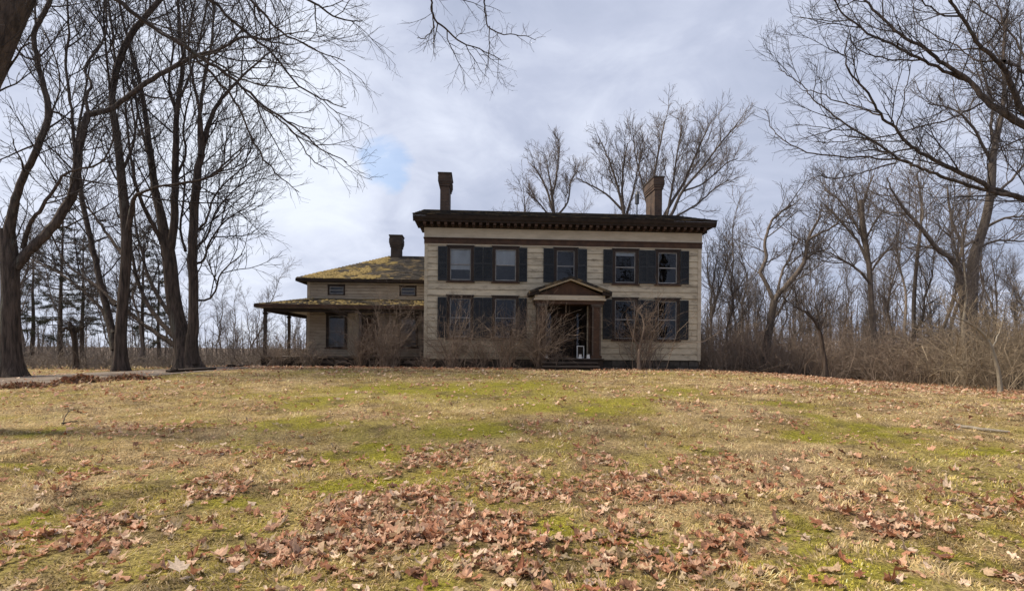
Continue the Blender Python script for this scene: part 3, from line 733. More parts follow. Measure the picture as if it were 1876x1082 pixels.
def grow(r, tb, pts, rad, level, S, t0=0.15):
    """side branches along a parent line, recursively down to twigs. S: per-level settings"""
    if level >= len(S): return
    s = S[level]
    seg = np.linalg.norm(np.diff(pts, axis=0), axis=1); L = seg.sum(); cum = np.concatenate([[0], np.cumsum(seg)])
    n = s['n'] * L * (1 - t0); n = int(n) + (r.random() < n - int(n))
    for q in range(n):
        t = t0 + (1 - t0) * (q + r.random()) / max(n, 1)
        d = t * L; i = min(int(np.searchsorted(cum, d)) - 1, len(seg) - 1); i = max(i, 0)
        f = (d - cum[i]) / (seg[i] + 1e-9)
        base = pts[i] * (1 - f) + pts[i + 1] * f; pr = rad[i] * (1 - f) + rad[i + 1] * f
        T = (pts[i + 1] - pts[i]) / (seg[i] + 1e-9)
        ax = r.normal(0, 1, 3); ax -= ax.dot(T) * T; ax /= np.linalg.norm(ax) + 1e-9
        ang = r.normal(s['ang'], 0.16)
        dr = T * math.cos(ang) + ax * math.sin(ang)
        ln = s['len'] * r.uniform(0.55, 1.25) * (1 - s.get('tap', 0.45) * t)
        rb = min(pr * 0.72, s['r'] * r.uniform(0.7, 1.2)); m = s['m']
        c, cur = [base], base.copy(); up = s['up']; out = s.get('wob', 0.16)
        for k in range(m):
            dr = dr + r.normal(0, out, 3) + np.array([0, 0, up])
            dr /= np.linalg.norm(dr)
            cur = cur + dr * ln / m; c.append(cur)
        c = np.array(c); rr_ = np.linspace(rb, max(rb * s['tip'], s['min']), m + 1)
        tb.add(c, rr_, s['k'])
        grow(r, tb, c, rr_, level + 1, S, 0.12)
def trunk_mesh(name, pts, rad, seed, k=30, flare=.22):
    r = np.random.default_rng(seed); tb = Tubes(); tb.add(pts, rad, k); me = tb.mesh(name)
    n = len(pts); co = np.empty(n * k * 3, np.float32); me.vertices.foreach_get('co', co); co = co.reshape(n, k, 3)
    th = np.arange(k) * 2 * math.pi / k; zz = np.concatenate([[0], np.cumsum(np.linalg.norm(np.diff(pts, axis=0), axis=1))])
    A, Z = np.meshgrid(th, zz); cx, cy = np.cos(A) * 2.2, np.sin(A) * 2.2
    m = 1 + .20 * (fbm(cx + Z * .35, cy - Z * .2, .8, seed, 3) - .5) + .16 * (fbm(cx * 3 + Z * .25, cy * 3, 1.1, seed + 4, 3) - .5)
    lobes = int(r.integers(4, 7)); m = m + flare * np.exp(-Z / .42) * np.cos(lobes * A + r.uniform(0, 6)) 
    co = pts[:, None, :] + (co - pts[:, None, :]) * m[..., None]
    me.vertices.foreach_set('co', co.astype(np.float32).ravel()); me.update()
    return me
def tree_settings(scale, tw, dens=1.0, ang=0.75, up=0.10):
    """scale: metres of a first side branch; tw: twig radius"""
    q = scale / 3
    return [dict(n=1.7 * dens / q, len=scale, r=scale * 0.0095, ang=ang, m=6, k=4, tip=0.35, min=tw * 1.3, up=up, wob=0.13),
            dict(n=3.4 * dens / q, len=scale * 0.44, r=scale * 0.0042, ang=0.72, m=4, k=3, tip=0.45, min=tw, up=up * 0.9, wob=0.16),
            dict(n=5.2 * dens / q, len=scale * 0.19, r=tw * 1.15, ang=0.7, m=2, k=3, tip=0.6, min=tw * 0.7, up=up, wob=0.16)]
def traced_tree(name, label, limbs, Y, S, seed, mats=('bark', 'twig'), trunk_k=14, group=None, foot=None, cat='tree', thin=1.0):
    """limbs: list of (depth drift, [(px,py,half width px),...]); the first is the trunk. Each stands at its own distance."""
    r = np.random.default_rng(seed)
    tr, lb, tw = Tubes(), Tubes(), Tubes()
    base = None
    for q, (dy, L) in enumerate(limbs):
        L = np.asarray(L, float); n = len(L)
        ys = Y + dy[0] + (dy[1] - dy[0]) * np.linspace(0, 1, n) if isinstance(dy, tuple) else Y + dy * np.linspace(0, 1, n)
        pts = np.array([P(a[0], a[1], y) for a, y in zip(L, ys)]); rad = 0.9 * thin * L[:, 2] * ys / F / np.sqrt(1 + ((L[:, 0] - PX0) / F) ** 2)
        if q == 0 and foot is not False:
            g = float(H(pts[0][0], pts[0][1])) - 0.15
            pts[0][2] = min(pts[0][2], g)
            base = pts[0]
        pts, rad = smooth_line(pts, rad, 4 if q else 9, 0.012 if q else 0.0, r)
        if q == 0 and foot is not False:
            rad = rad * (1 + 0.5 * np.exp(-np.maximum(pts[:, 2] - pts[0][2] - 0.1, 0) / 0.35))
        if q == 0:
            tkm = (pts, rad)
            grow(r, tw, pts, rad, 0, S, 0.55)
        else:
            lb.add(pts, np.maximum(rad, 0.006), 8 if rad.max() > 0.06 else 6)
            grow(r, tw, pts, rad, 0 if rad.max() > 0.035 else 1, S, 0.22)
    b = base if base is not None else pts[0]
    root = empty(name, (b[0], b[1], b[2]))
    tag(root, label, cat, group)
    for nm, t, m in (('trunk', tr, mats[0]), ('limbs', lb, mats[0]), ('crown', tw, mats[1])):
        if t.b or nm == 'trunk':
            me = t.mesh(nm) if nm != 'trunk' else trunk_mesh(nm, tkm[0], tkm[1], seed, 30 if trunk_k > 12 else 12); me.transform(Matrix.Translation((-b[0], -b[1], -b[2])))
            link(nm, me, M[mats[0]] if nm != 'crown' else M[mats[1]], root)
    STAT.append((label, tr.tris() + lb.tris() + tw.tris()))
    return root
STAT = []

S_big = tree_settings(3.4, 0.0062, 1.2)
traced_tree('maple_tree', 'massive bare tree at the left edge, its thick trunk forking low', [
    ((0, 0), [(20, 690, 30), (18, 620, 26), (19, 540, 23), (17, 470, 23), (12, 420, 20)]),
    ((0, -1.2), [(8, 470, 20), (22, 400, 13), (32, 352, 10.5), (55, 300, 9), (75, 255, 9), (88, 205, 8.5), (78, 150, 7.5), (66, 100, 7), (63, 60, 6.5), (80, 25, 6.5), (92, -10, 6), (110, -90, 5), (105, -170, 4)]),
    ((0, 1.0), [(28, 490, 15), (60, 452, 13), (100, 410, 12.5), (130, 362, 12), (140, 320, 11.5), (145, 270, 10), (157, 220, 9), (163, 206, 8)]),
    ((1.0, 0.2), [(160, 210, 8), (180, 206, 7), (203, 200, 6.5), (240, 172, 6.2), (280, 145, 6), (330, 116, 5.2), (353, 104, 4.4), (406, 90, 3.4), (443, 68, 2.8), (486, 72, 2), (526, 63, 1.6), (566, 55, 1.0)]),
    ((1.0, 2.0), [(162, 206, 5), (158, 180, 4), (168, 154, 3.6), (155, 125, 3), (185, 82, 2.6), (196, 45, 2.4), (193, -10, 2), (205, -80, 1.6)]),
    ((0.2, -1.0), [(42, 455, 7), (55, 410, 5.5), (72, 388, 5), (98, 347, 4), (120, 318, 3.4), (150, 309, 3), (185, 298, 2.4), (205, 265, 2), (208, 230, 1.4)]),
    ((0.4, 1.5), [(138, 330, 5), (137, 290, 5), (134, 235, 4.5), (128, 170, 4), (120, 120, 3.6), (127, 60, 3), (122, 0, 2.6), (118, -70, 2)]),
    ((0, 1.6), [(78, 250, 4), (98, 200, 2.6), (110, 150, 2), (95, 90, 1.6), (60, 20, 1.2)]),
    ((0, 1.2), [(85, 200, 3.6), (120, 215, 2.4), (140, 240, 1.6)]),
    ((0, -1.4), [(70, 262, 3), (40, 275, 2.4), (-20, 300, 1.5)]),
    ((0, -1.0), [(64, 110, 3.4), (45, 105, 2.4), (20, 80, 1.8), (-40, 40, 1.2)])], 18.0, S_big, 11, thin=.9)

S_mid = tree_settings(3.6, 0.0066, 1.2)
traced_tree('maple_tree', 'tall bare tree with a broken side stub, second trunk from the left edge', [
    ((0, 0), [(220, 676, 17), (221, 610, 14), (227, 530, 13), (232, 450, 13), (229, 390, 12), (224, 340, 11), (216, 260, 9.5), (205, 195, 8.5)]),
    ((0, -0.8), [(206, 205, 8.5), (207, 165, 8.5), (216, 120, 9), (240, 65, 8), (280, 15, 6.5), (320, -35, 5.5), (350, -90, 4.5)]),
    ((0, -1.8), [(233, 440, 8), (241, 385, 7), (246, 362, 5), (262, 352, 3.6), (300, 340, 3), (380, 326, 2.2), (430, 290, 1.6), (458, 258, 1.0)]),
    ((0, 1.8), [(211, 640, 11), (198, 575, 9.5), (182, 510, 8), (166, 440, 7.2), (152, 375, 6.8), (146, 320, 6), (140, 270, 4), (150, 200, 3), (165, 120, 2)]),
    ((0, 2.0), [(208, 610, 5.5), (180, 560, 4.5), (140, 522, 3.6), (95, 492, 2.8), (45, 470, 2)]),
    ((0, 1.2), [(212, 560, 5), (185, 530, 4), (150, 505, 3.4), (120, 480, 2.6), (95, 430, 2)]),
    ((0, 2.4), [(226, 470, 5), (205, 440, 4.2), (180, 405, 3.4), (160, 380, 2.6), (130, 350, 1.8)]),
    ((0, -1.2), [(214, 240, 4.6), (200, 150, 3), (192, 60, 2.4), (190, -40, 1.8)]),
    ((0, 1.6), [(222, 320, 5), (235, 290, 3.6), (248, 240, 2.8), (236, 160, 2.2), (222, 60, 1.6)]),
    ((0, 1.0), [(213, 130, 4), (208, 80, 3.2), (200, 20, 2.6), (192, -60, 2)])], 21.0, S_mid, 12, thin=.88)

traced_tree('maple_tree', 'tall bare multi-stemmed tree with flared base left of the porch', [
    ((0, 0), [(345, 670, 30), (340, 640, 27), (326, 590, 21), (317, 540, 18.5), (311, 480, 17.5), (303, 430, 16)]),
    ((0, 0.6), [(304, 440, 15), (294, 390, 12), (284, 345, 10.5), (277, 295, 9), (268, 220, 7), (256, 150, 5), (238, 85, 4), (215, -5, 3), (205, -70, 2.4)]),
    ((0, -0.8), [(310, 475, 11), (318, 420, 10.5), (321, 350, 9.5), (322, 280, 8.5), (325, 200, 6.5), (336, 120, 5), (330, 60, 4), (326, -10, 3.2), (330, -80, 2.6)]),
    ((-0.2, -0.9), [(350, 665, 20), (352, 620, 15), (355, 560, 12.5), (353, 480, 12.5), (355, 400, 11.5), (361, 330, 10.5), (368, 285, 8.5), (383, 225, 6), (402, 188, 4.6), (425, 160, 3.6), (465, 120, 2.4), (510, 85, 1.6)]),
    ((-0.9, -0.2), [(367, 285, 6.5), (366, 230, 5), (372, 160, 4), (386, 90, 3), (391, 20, 2.4), (388, -50, 2)]),
    ((-0.8, -2.2), [(372, 265, 5), (366, 205, 4), (352, 140, 3), (345, 70, 2.4), (360, -10, 2)]),
    ((0.3, 2.4), [(333, 628, 9), (300, 596, 7), (272, 560, 5.6), (250, 505, 4.4), (238, 450, 3.4), (222, 400, 2.4)]),
    ((0.3, 1.6), [(330, 640, 8), (290, 612, 6), (255, 588, 5), (225, 560, 4), (190, 540, 3), (150, 505, 2)]),
    ((0.3, 2.6), [(328, 600, 7), (300, 560, 5.6), (276, 515, 4.6), (262, 470, 3.6), (250, 420, 2.6), (246, 370, 1.8)]),
    ((0, -1.6), [(302, 455, 7.5), (285, 420, 6.5), (266, 385, 5.5), (250, 340, 4.4), (240, 290, 3.6), (232, 220, 2.6), (225, 140, 1.8)]),
    ((0, 1.4), [(276, 300, 4.5), (262, 245, 3.4), (250, 190, 2.6), (240, 120, 2)]),
    ((0, -1.4), [(361, 482, 3.8), (374, 474, 3), (386, 440, 2.6), (418, 400, 2), (468, 372, 1.2)]),
    ((0, -1.0), [(364, 420, 3.8), (378, 405, 3), (392, 360, 2.4), (432, 318, 1.8), (470, 290, 1.0)]),
    ((0, -1.8), [(363, 550, 3.2), (384, 547, 2.6), (396, 528, 2.4), (406, 500, 2), (444, 465, 1.4)]),
    ((0, -1.6), [(366, 330, 3.6), (392, 318, 2.8), (420, 292, 2.2), (452, 262, 1.4)]),
    ((0, 1.2), [(364, 450, 3.6), (380, 430, 2.8), (400, 380, 2.2), (450, 330, 1.6), (478, 318, 1)]),
    ((0, 1.0), [(340, 460, 4), (330, 420, 3), (338, 350, 2.4), (336, 300, 1.8)]),
    ((0, 1.0), [(322, 330, 4), (340, 280, 3), (336, 230, 2.6), (350, 170, 1.8)]),
    ((0, -1.0), [(324, 210, 4), (310, 150, 3), (318, 80, 2.4), (300, 0, 2)]),
    ((0, 1.0), [(326, 190, 3.6), (350, 130, 2.8), (366, 70, 2.2), (380, 0, 1.6)])], 22.0, tree_settings(3.3, 0.0068, 1.2), 13, thin=.86)

# near tree at the left, standing outside the frame, its boughs hanging into the picture
S_near = tree_settings(1.6, 0.0028, 1.05, ang=0.7, up=0.02)
traced_tree('maple_tree', 'nearest tree, its dark trunk crossing the top left corner', [
    ((0, 0), [(-130, 800, 46), (-78, 680, 44), (-46, 590, 50), (-76, 500, 38), (-90, 380, 50), (-66, 220, 54), (-22, 80, 56), (30, -40, 50), (90, -170, 28), (130, -280, 22)]),
    ((0, 1.5), [(60, -100, 17), (110, -60, 9), (170, -25, 6.5), (225, 8, 5.6), (262, 38, 5), (330, 80, 4.6), (352, 95, 4), (395, 122, 3.6), (433, 150, 3), (486, 196, 2.6), (540, 232, 2), (586, 272, 1.5), (636, 298, .9)]),
    ((1.0, 2.2), [(345, 90, 3), (385, 135, 2.8), (420, 172, 2.4), (442, 206, 2.2), (466, 262, 1.9), (506, 318, 1.4), (548, 352, .8)]),
    ((0, 2.5), [(95, -180, 15), (200, -110, 8), (300, -60, 5), (383, 0, 3.6), (443, 53, 3), (500, 100, 2.4), (550, 158, 1.9), (600, 186, 1.4), (634, 198, .8)]),
    ((0, 1.5), [(130, -200, 12), (260, -160, 7), (380, -70, 4.2), (460, 0, 3), (513, 57, 2.2), (566, 86, 1.6), (632, 112, .9)]),
    ((0, 3.0), [(110, -220, 12), (300, -200, 6), (450, -90, 3.6), (560, -4, 2.4), (600, 22, 1.9), (640, 40, 1.4), (664, 38, .9)]),
    ((1.5, 2.0), [(436, 152, 2.2), (470, 190, 1.8), (520, 225, 1.5), (540, 245, 1.2), (590, 275, 1.0)]),
    ((1.2, 1.6), [(352, 95, 2.4), (400, 118, 2), (450, 150, 1.8), (510, 160, 1.3), (548, 160, .9)]),
    ((1.4, 2.2), [(505, 212, 1.8), (540, 245, 1.4), (570, 290, 1.1), (600, 310, .8)]),
    ((0, 4.0), [(100, -200, 11), (330, -240, 6), (560, -150, 4), (700, -80, 3), (766, -30, 2.4), (790, 0, 2), (793, 28, 1.9), (815, 52, 1.7), (846, 78, 1.4), (880, 90, 1.1), (918, 110, .7)]),
    ((3.6, 3.2), [(793, 30, 1.2), (795, 50, 1), (780, 70, .9), (764, 70, .6)]),
    ((0.5, 4.2), [(330, -240, 5), (600, -190, 3.4), (800, -90, 2.4), (880, -20, 1.7), (888, 20, 1.5), (898, 52, 1.3), (925, 63, 1), (960, 66, .8), (982, 74, .5)]),
    ((4.0, 4.3), [(897, 48, 1.1), (896, 95, .9), (893, 128, .5)]),
    ((0, 0.5), [(0, 20, 10), (40, -60, 7), (180, -90, 4.5), (300, -30, 3)]),
    ((0, 0.8), [(-60, 250, 9), (-30, 210, 5), (30, 100, 2.4), (60, 82, 1.8), (80, 130, 1.2)])], 8.5, S_near, 14, trunk_k=18)

# near tree outside the right edge
traced_tree('maple_tree', 'near tree at the right edge reaching long dark boughs over the lawn', [
    ((0, 0), [(2110, 830, 44), (2096, 700, 36), (2090, 560, 33), (2084, 420, 32), (2090, 280, 30), (2100, 100, 26), (2110, -120, 20), (2130, -300, 14)]),
    ((0, -0.8), [(2086, 470, 17), (1980, 410, 10), (1876, 366, 7.6), (1847, 355, 7.2), (1801, 337, 5.6), (1731, 302, 4.8), (1696, 284, 4.2), (1661, 260, 3.6), (1640, 235, 3.2), (1612, 211, 2.9), (1591, 172, 2.4), (1559, 137, 2), (1547, 98, 1.5), (1552, 75, 1.0)]),
    ((-0.3, 1.3), [(1850, 357, 6), (1801, 347, 5), (1749, 332, 4.4), (1714, 318, 4), (1678, 305, 3.6), (1649, 291, 3.2), (1591, 253, 2.4), (1545, 225, 2), (1513, 200, 1.7), (1485, 179, 1.4), (1476, 160, 1.2), (1443, 137, 1), (1426, 126, .7)]),
    ((0.8, 2.0), [(1650, 292, 2.6), (1591, 289, 2.2), (1520, 285, 1.8), (1468, 274, 1.5), (1435, 256, 1.2), (1417, 240, 1), (1401, 200, .6)]),
    ((-0.3, 0.6), [(1612, 211, 2), (1573, 197, 1.6), (1538, 186, 1.4), (1485, 165, 1)]),
    ((0.8, 1.4), [(1642, 299, 2), (1605, 309, 1.6), (1570, 320, 1.3), (1535, 325, 1.1), (1496, 325, .8), (1470, 340, .6)]),
    ((0, 1.4), [(2090, 360, 17), (1990, 290, 12), (1876, 229, 9.5), (1833, 204, 8.6), (1801, 179, 7), (1777, 148, 5.4), (1731, 119, 4.4), (1696, 91, 3.8), (1647, 63, 3.2), (1619, 35, 2.8), (1582, 0, 2.3), (1540, -40, 1.8)]),
    ((1.0, -0.4), [(1777, 148, 4.4), (1752, 140, 4), (1707, 119, 3.6), (1682, 105, 3.3), (1633, 81, 2.8), (1591, 60, 2.4), (1549, 28, 2), (1527, 0, 1.7), (1510, -40, 1.2)]),
    ((0.6, -0.5), [(1685, 110, 2), (1636, 110, 1.7), (1598, 102, 1.4), (1570, 90, 1.1), (1556, 70, .8)]),
    ((0, -1.4), [(2092, 320, 15), (1960, 260, 11), (1880, 208, 8.5), (1858, 169, 7), (1840, 126, 6), (1819, 105, 5), (1794, 81, 4.4), (1770, 46, 3.8), (1742, 0, 3.2), (1715, -50, 2.6)]),
    ((-0.8, 0.6), [(1840, 112, 4), (1858, 120, 4), (1880, 134, 4), (1940, 170, 5)]),
    ((1.0, 0.0), [(1800, 189, 2.6), (1766, 207, 2.2), (1731, 221, 1.9), (1679, 232, 1.6), (1626, 249, 1.4), (1577, 256, 1.2), (1520, 262, 1), (1485, 258, .7)]),
    ((-0.6, -0.9), [(1642, 234, 1.5), (1657, 183, 1.2), (1668, 119, .9)]),
    ((-0.5, 0.6), [(1842, 110, 2.4), (1790, 112, 2), (1762, 90, 1.7), (1720, 70, 1.4), (1680, 40, 1), (1670, 0, .8)]),
    ((0, 1.0), [(1794, 90, 2), (1750, 92, 1.7), (1710, 93, 1.4), (1680, 90, 1)]),
    ((0, -0.6), [(1760, 30, 2.4), (1720, 25, 2), (1690, 0, 1.6), (1660, -40, 1.2)]),
    ((0, 0.8), [(1838, 110, 2.6), (1838, 40, 2), (1826, 0, 1.6), (1820, -50, 1.2)]),
    ((0, 0.8), [(1880, 120, 3), (1850, 60, 2.4), (1800, 20, 1.8), (1770, -20, 1.4)]),
    ((-0.4, 0.4), [(1710, 292, 1.4), (1722, 270, 1.1), (1726, 240, .8)])], 11.0, tree_settings(1.7, 0.0034, 1.2, ang=0.75, up=0.05), 15, trunk_k=18)

# traced trees at the edge of the right-hand wood
S_w = tree_settings(3.0, 0.008, 1.4)
traced_tree('oak_tree', 'tall grey tree with upright trunk rising behind the near boughs at right', [
    ((0, 0), [(1776, 690, 14), (1778, 600, 13), (1782, 512, 12.5), (1786, 466, 12), (1803, 412, 10.5), (1814, 357, 9.5), (1817, 316, 9), (1820, 281, 8), (1832, 225, 6.5), (1840, 170, 5), (1838, 100, 4), (1846, 20, 3)]),
    ((0, 1.0), [(1812, 372, 5), (1836, 345, 4), (1860, 322, 3), (1890, 280, 2.4)]),
    ((0, -1.0), [(1818, 300, 4.4), (1800, 265, 3.6), (1776, 225, 2.8), (1745, 200, 2), (1700, 190, 1.4)]),
    ((0, 1.0), [(1822, 270, 4), (1815, 230, 3.4), (1818, 190, 2.8), (1800, 130, 2), (1790, 60, 1.4)]),
    ((0, 1.0), [(1836, 215, 4), (1856, 175, 3), (1870, 110, 2.4), (1868, 40, 1.6)]),
    ((0, -1.5), [(1800, 420, 4), (1840, 400, 3), (1876, 396, 2.2), (1930, 380, 1.6)]),
    ((0, 1.5), [(1790, 455, 3.6), (1830, 440, 2.6), (1880, 442, 2), (1930, 430, 1.4)])], 26.0, S_w, 21, ('barkgrey', 'twiggrey'))
traced_tree('oak_tree', 'crooked grey tree leaning left with a hooked fork beside the upright trunk', [
    ((0, 0), [(1770, 690, 10), (1768, 600, 9.5), (1763, 527, 9), (1752, 484, 8)]),
    ((0, -0.8), [(1753, 488, 7), (1738, 470, 6), (1719, 457, 5.6), (1700, 434, 5), (1686, 416, 4.6), (1663, 390, 4), (1648, 370, 3), (1634, 348, 2), (1625, 325, 1.4)]),
    ((0, 0.8), [(1752, 486, 5), (1762, 460, 4.6), (1760, 442, 4), (1745, 409, 3.2), (1738, 370, 2.6), (1735, 340, 2)]),
    ((0, 1.5), [(1764, 452, 3.4), (1785, 440, 3), (1798, 420, 2.4)]),
    ((0, 0.8), [(1686, 418, 2.6), (1690, 385, 2), (1682, 350, 1.4)]), ((0, -1), [(1664, 392, 2), (1640, 395, 1.6), (1615, 388, 1)])], 25.0, S_w, 22, ('barkgrey', 'twiggrey'))
traced_tree('oak_tree', 'tall straight tree with a snapped-off top in the right-hand wood', [
    ((0, 0), [(1606, 690, 7.5), (1602, 620, 6.5), (1596, 545, 6), (1593, 497, 5.6), (1586, 442, 5), (1580, 400, 5), (1578, 366, 5.4)]),
    ((0, -1), [(1594, 520, 3.6), (1575, 497, 3), (1550, 480, 2.4), (1520, 462, 1.6)]), ((0, 1), [(1591, 480, 3.4), (1570, 440, 2.8), (1540, 405, 2.2), (1512, 375, 1.4)]),
    ((0, 1), [(1588, 450, 3), (1562, 402, 2.4), (1535, 365, 1.8), (1510, 348, 1.2)]), ((0, -1), [(1594, 500, 2.6), (1615, 470, 2), (1640, 450, 1.4)]), ((0, 1), [(1586, 440, 2.6), (1604, 405, 2), (1622, 380, 1.4)]),
    ((0, .6), [(1592, 480, 3), (1578, 430, 2.4), (1574, 390, 2), (1568, 350, 1.4)]), ((0, -.6), [(1580, 380, 2.4), (1590, 345, 1.8), (1602, 320, 1.2)])], 27.0, S_w, 23, ('barkgrey', 'twiggrey'))
traced_tree('oak_tree', 'slender straight trunk between the snapped tree and the crooked leaning tree', [
    ((0, 0), [(1675, 688, 5), (1674, 600, 4.6), (1675, 540, 4.4), (1681, 465, 4), (1686, 425, 3.4), (1688, 370, 2.4), (1680, 320, 1.6)]),
    ((0, 1), [(1682, 460, 2), (1700, 452, 1.8), (1718, 440, 1.2)])], 28.0, S_w, 24, ('barkgrey', 'twiggrey'))
traced_tree('oak_tree', 'crooked tree forking into a wide V just right of the house', [
    ((0, 0), [(1400, 688, 9), (1404, 640, 8.5), (1410, 600, 8), (1418, 550, 7.4)]),
    ((0, 0.8), [(1418, 552, 5), (1406, 524, 4.4), (1394, 497, 4.2), (1404, 474, 3.8), (1401, 446, 3.4), (1408, 420, 3), (1417, 400, 2.6), (1449, 376, 1.8)]),
    ((0, -0.8), [(1418, 552, 6.4), (1430, 535, 6), (1456, 506, 5.6), (1470, 485, 5), (1477, 465, 4.4), (1479, 443, 4), (1490, 418, 3.2), (1505, 395, 2.2)]),
    ((-0.6, -1.4), [(1480, 440, 3), (1500, 428, 2.6), (1522, 418, 2), (1540, 400, 1.2)]), ((-.4, .8), [(1474, 475, 2.6), (1495, 462, 2.2), (1520, 455, 1.4)]),
    ((0, .5), [(1425, 540, 3), (1432, 500, 2.6), (1446, 475, 2), (1456, 440, 1.6)]), ((0, 1), [(1412, 590, 3.4), (1428, 570, 2.6), (1440, 545, 2)])], 27.0, S_w, 25, ('barkgrey', 'twiggrey'))
traced_tree('young_tree', 'small dark bent sapling standing in front of the thicket', [
    ((0, 0), [(1513, 686, 4.6), (1512, 665, 4.2), (1508, 640, 4), (1504, 615, 4), (1498, 597, 3.8), (1488, 582, 3), (1478, 570, 2)]),
    ((0, .6), [(1499, 599, 2.8), (1508, 588, 2.2), (1514, 570, 1.6), (1510, 552, 1)]), ((0, -.6), [(1486, 580, 2.4), (1470, 568, 1.8), (1450, 560, 1)])], 22.5, tree_settings(1.3, 0.007, 1.2), 26, ('bark', 'twig'))
traced_tree('young_tree', 'pale slim sapling leaning left at the right edge of the lawn', [
    ((0, 0), [(1834, 706, 4.6), (1830, 686, 4.4), (1825, 665, 4.2), (1815, 634, 3.8), (1797, 608, 3), (1768, 588, 2), (1740, 580, 1.4)]),
    ((0, .8), [(1816, 638, 2), (1830, 610, 1.6), (1838, 580, 1)]), ((0, -.8), [(1808, 622, 1.8), (1812, 590, 1.4), (1800, 560, 1)])], 19.5, tree_settings(1.5, 0.006, 1.3), 27, ('barkpale', 'brushgold'))
traced_tree('young_tree', 'pale upright trunk inside the thicket behind the leaning sapling', [
    ((0, 0), [(1764, 700, 4.4), (1766, 650, 4), (1764, 600, 3.6), (1770, 540, 2.6), (1766, 480, 1.8)])], 24.0, tree_settings(1.6, 0.007, 1.0), 28, ('barkpale', 'twiggrey'))

# trees behind the house
S_b = tree_settings(3.2, 0.0105, 1.4, ang=0.58, up=0.12)
traced_tree('maple_tree', 'broad bare tree with spreading stems behind the right chimney', [
    ((0, 0), [(1214, 640, 14), (1214, 560, 13), (1213, 480, 12), (1214, 420, 10)]),
    ((0, 1), [(1214, 430, 7), (1218, 393, 5), (1254, 332, 4), (1276, 279, 3), (1292, 245, 2), (1305, 220, 1.4)]), ((0, -1), [(1215, 425, 7), (1230, 393, 5), (1252, 348, 4.2), (1286, 308, 3.2), (1326, 255, 2.2), (1350, 228, 1.4)]),
    ((0, 1), [(1213, 430, 6), (1200, 370, 4.6), (1198, 324, 4), (1208, 273, 2.8), (1218, 222, 1.6)]), ((0, -1), [(1213, 440, 5), (1190, 390, 3.8), (1178, 340, 3), (1165, 290, 2), (1160, 250, 1.4)]),
    ((0, 1.5), [(1252, 350, 3), (1290, 335, 2.4), (1330, 300, 1.8), (1352, 290, 1.2)]), ((0, 1), [(1222, 395, 4), (1232, 340, 3), (1240, 285, 2.2), (1250, 230, 1.4)]), ((0, -1), [(1232, 400, 3.4), (1275, 375, 2.6), (1310, 345, 2), (1335, 330, 1.2)])], 40.0, S_b, 31, ('barkgrey', 'twiggrey'), thin=.68)
traced_tree('maple_tree', 'bare tree fanning up behind the middle of the roof', [
    ((0, 0), [(1150, 640, 10), (1148, 520, 9), (1146, 430, 8), (1143, 392, 6)]),
    ((0, 1), [(1144, 400, 5), (1136, 360, 4), (1128, 330, 3.4), (1112, 285, 2.4), (1096, 250, 1.4)]), ((0, -1), [(1144, 400, 5), (1140, 350, 3.6), (1143, 300, 2.8), (1150, 262, 1.6)]),
    ((0, .6), [(1140, 385, 4), (1110, 355, 3), (1073, 335, 2), (1055, 325, 1.2)]), ((0, -.6), [(1146, 400, 4), (1160, 350, 3), (1168, 310, 2), (1178, 270, 1.4)])], 42.0, tree_settings(2.9, 0.0105, 1.4, ang=0.58, up=0.12), 32, ('barkgrey', 'twiggrey'), thin=.65)
traced_tree('maple_tree', 'smaller round-crowned bare tree left of the others behind the roof', [
    ((0, 0), [(1018, 640, 8), (1017, 480, 7), (1015, 400, 5.6), (1010, 345, 4.4)]),
    ((0, 1), [(1014, 390, 4), (1000, 345, 3), (985, 315, 2), (972, 300, 1.3)]), ((0, -1), [(1012, 360, 3.6), (1020, 320, 2.8), (1024, 285, 2), (1026, 262, 1.2)]), ((0, .6), [(1010, 345, 3.2), (1004, 310, 2.2), (1000, 285, 1.3)]),
    ((0, 1), [(1016, 400, 4), (1040, 370, 2.8), (1046, 330, 2), (1058, 315, 1.2)]), ((0, -1), [(1016, 410, 3.4), (990, 375, 2.4), (965, 352, 1.6)])], 45.0, tree_settings(2.5, 0.0105, 1.35, ang=0.52, up=0.14), 33, ('barkgrey', 'twiggrey'), thin=.62)

# ------------------------------------------------------------------ the wood: copies of a few grown trees
def grown_tree(seed, h, r0, lean=0.05, spread=0.24, t0=0.35, fork=False):
    r = np.random.default_rng(seed)
    tr, tw = Tubes(), Tubes()
    n = 9; z = np.linspace(0, 1, n)
    xy = np.cumsum(r.normal(0, lean, (n, 2)), axis=0) * h / n * 1.6; xy -= xy[0]
    pts = np.column_stack([xy, z * h]); rad = r0 * (1 - 0.86 * z) * (1 + 0.5 * np.exp(-z * h / 0.4))
    pts[0, 2] = -0.25
    pts, rad = smooth_line(pts, rad, 2)
    tr.add(pts, rad, 7)
    S = tree_settings(h * spread, 0.0085, 1.2, ang=0.62, up=0.12)
    S[0]['n'] = 2.3 * 12 / h; S[0]['r'] = r0 * 0.36; S[0]['tap'] = 0.55
    if fork:
        i = len(pts) // 3
        d = np.array([r.uniform(-.5, .5), r.uniform(-.5, .5), 1.0]); c = [pts[i]]; cur = pts[i].copy()
        for k in range(6):
            d = d + r.normal(0, .12, 3) + np.array([0, 0, .12]); d /= np.linalg.norm(d); cur = cur + d * h * .62 / 6; c.append(cur)
        c = np.array(c); cr = np.linspace(rad[i] * .8, rad[-1], 7)
        tr.add(c, cr, 6); grow(r, tw, c, cr, 0, S, .25)
    grow(r, tw, pts, rad, 0, S, t0)
    STAT.append(('grown', tr.tris() + tw.tris()))
    return tr.mesh('trunk'), tw.mesh('crown')
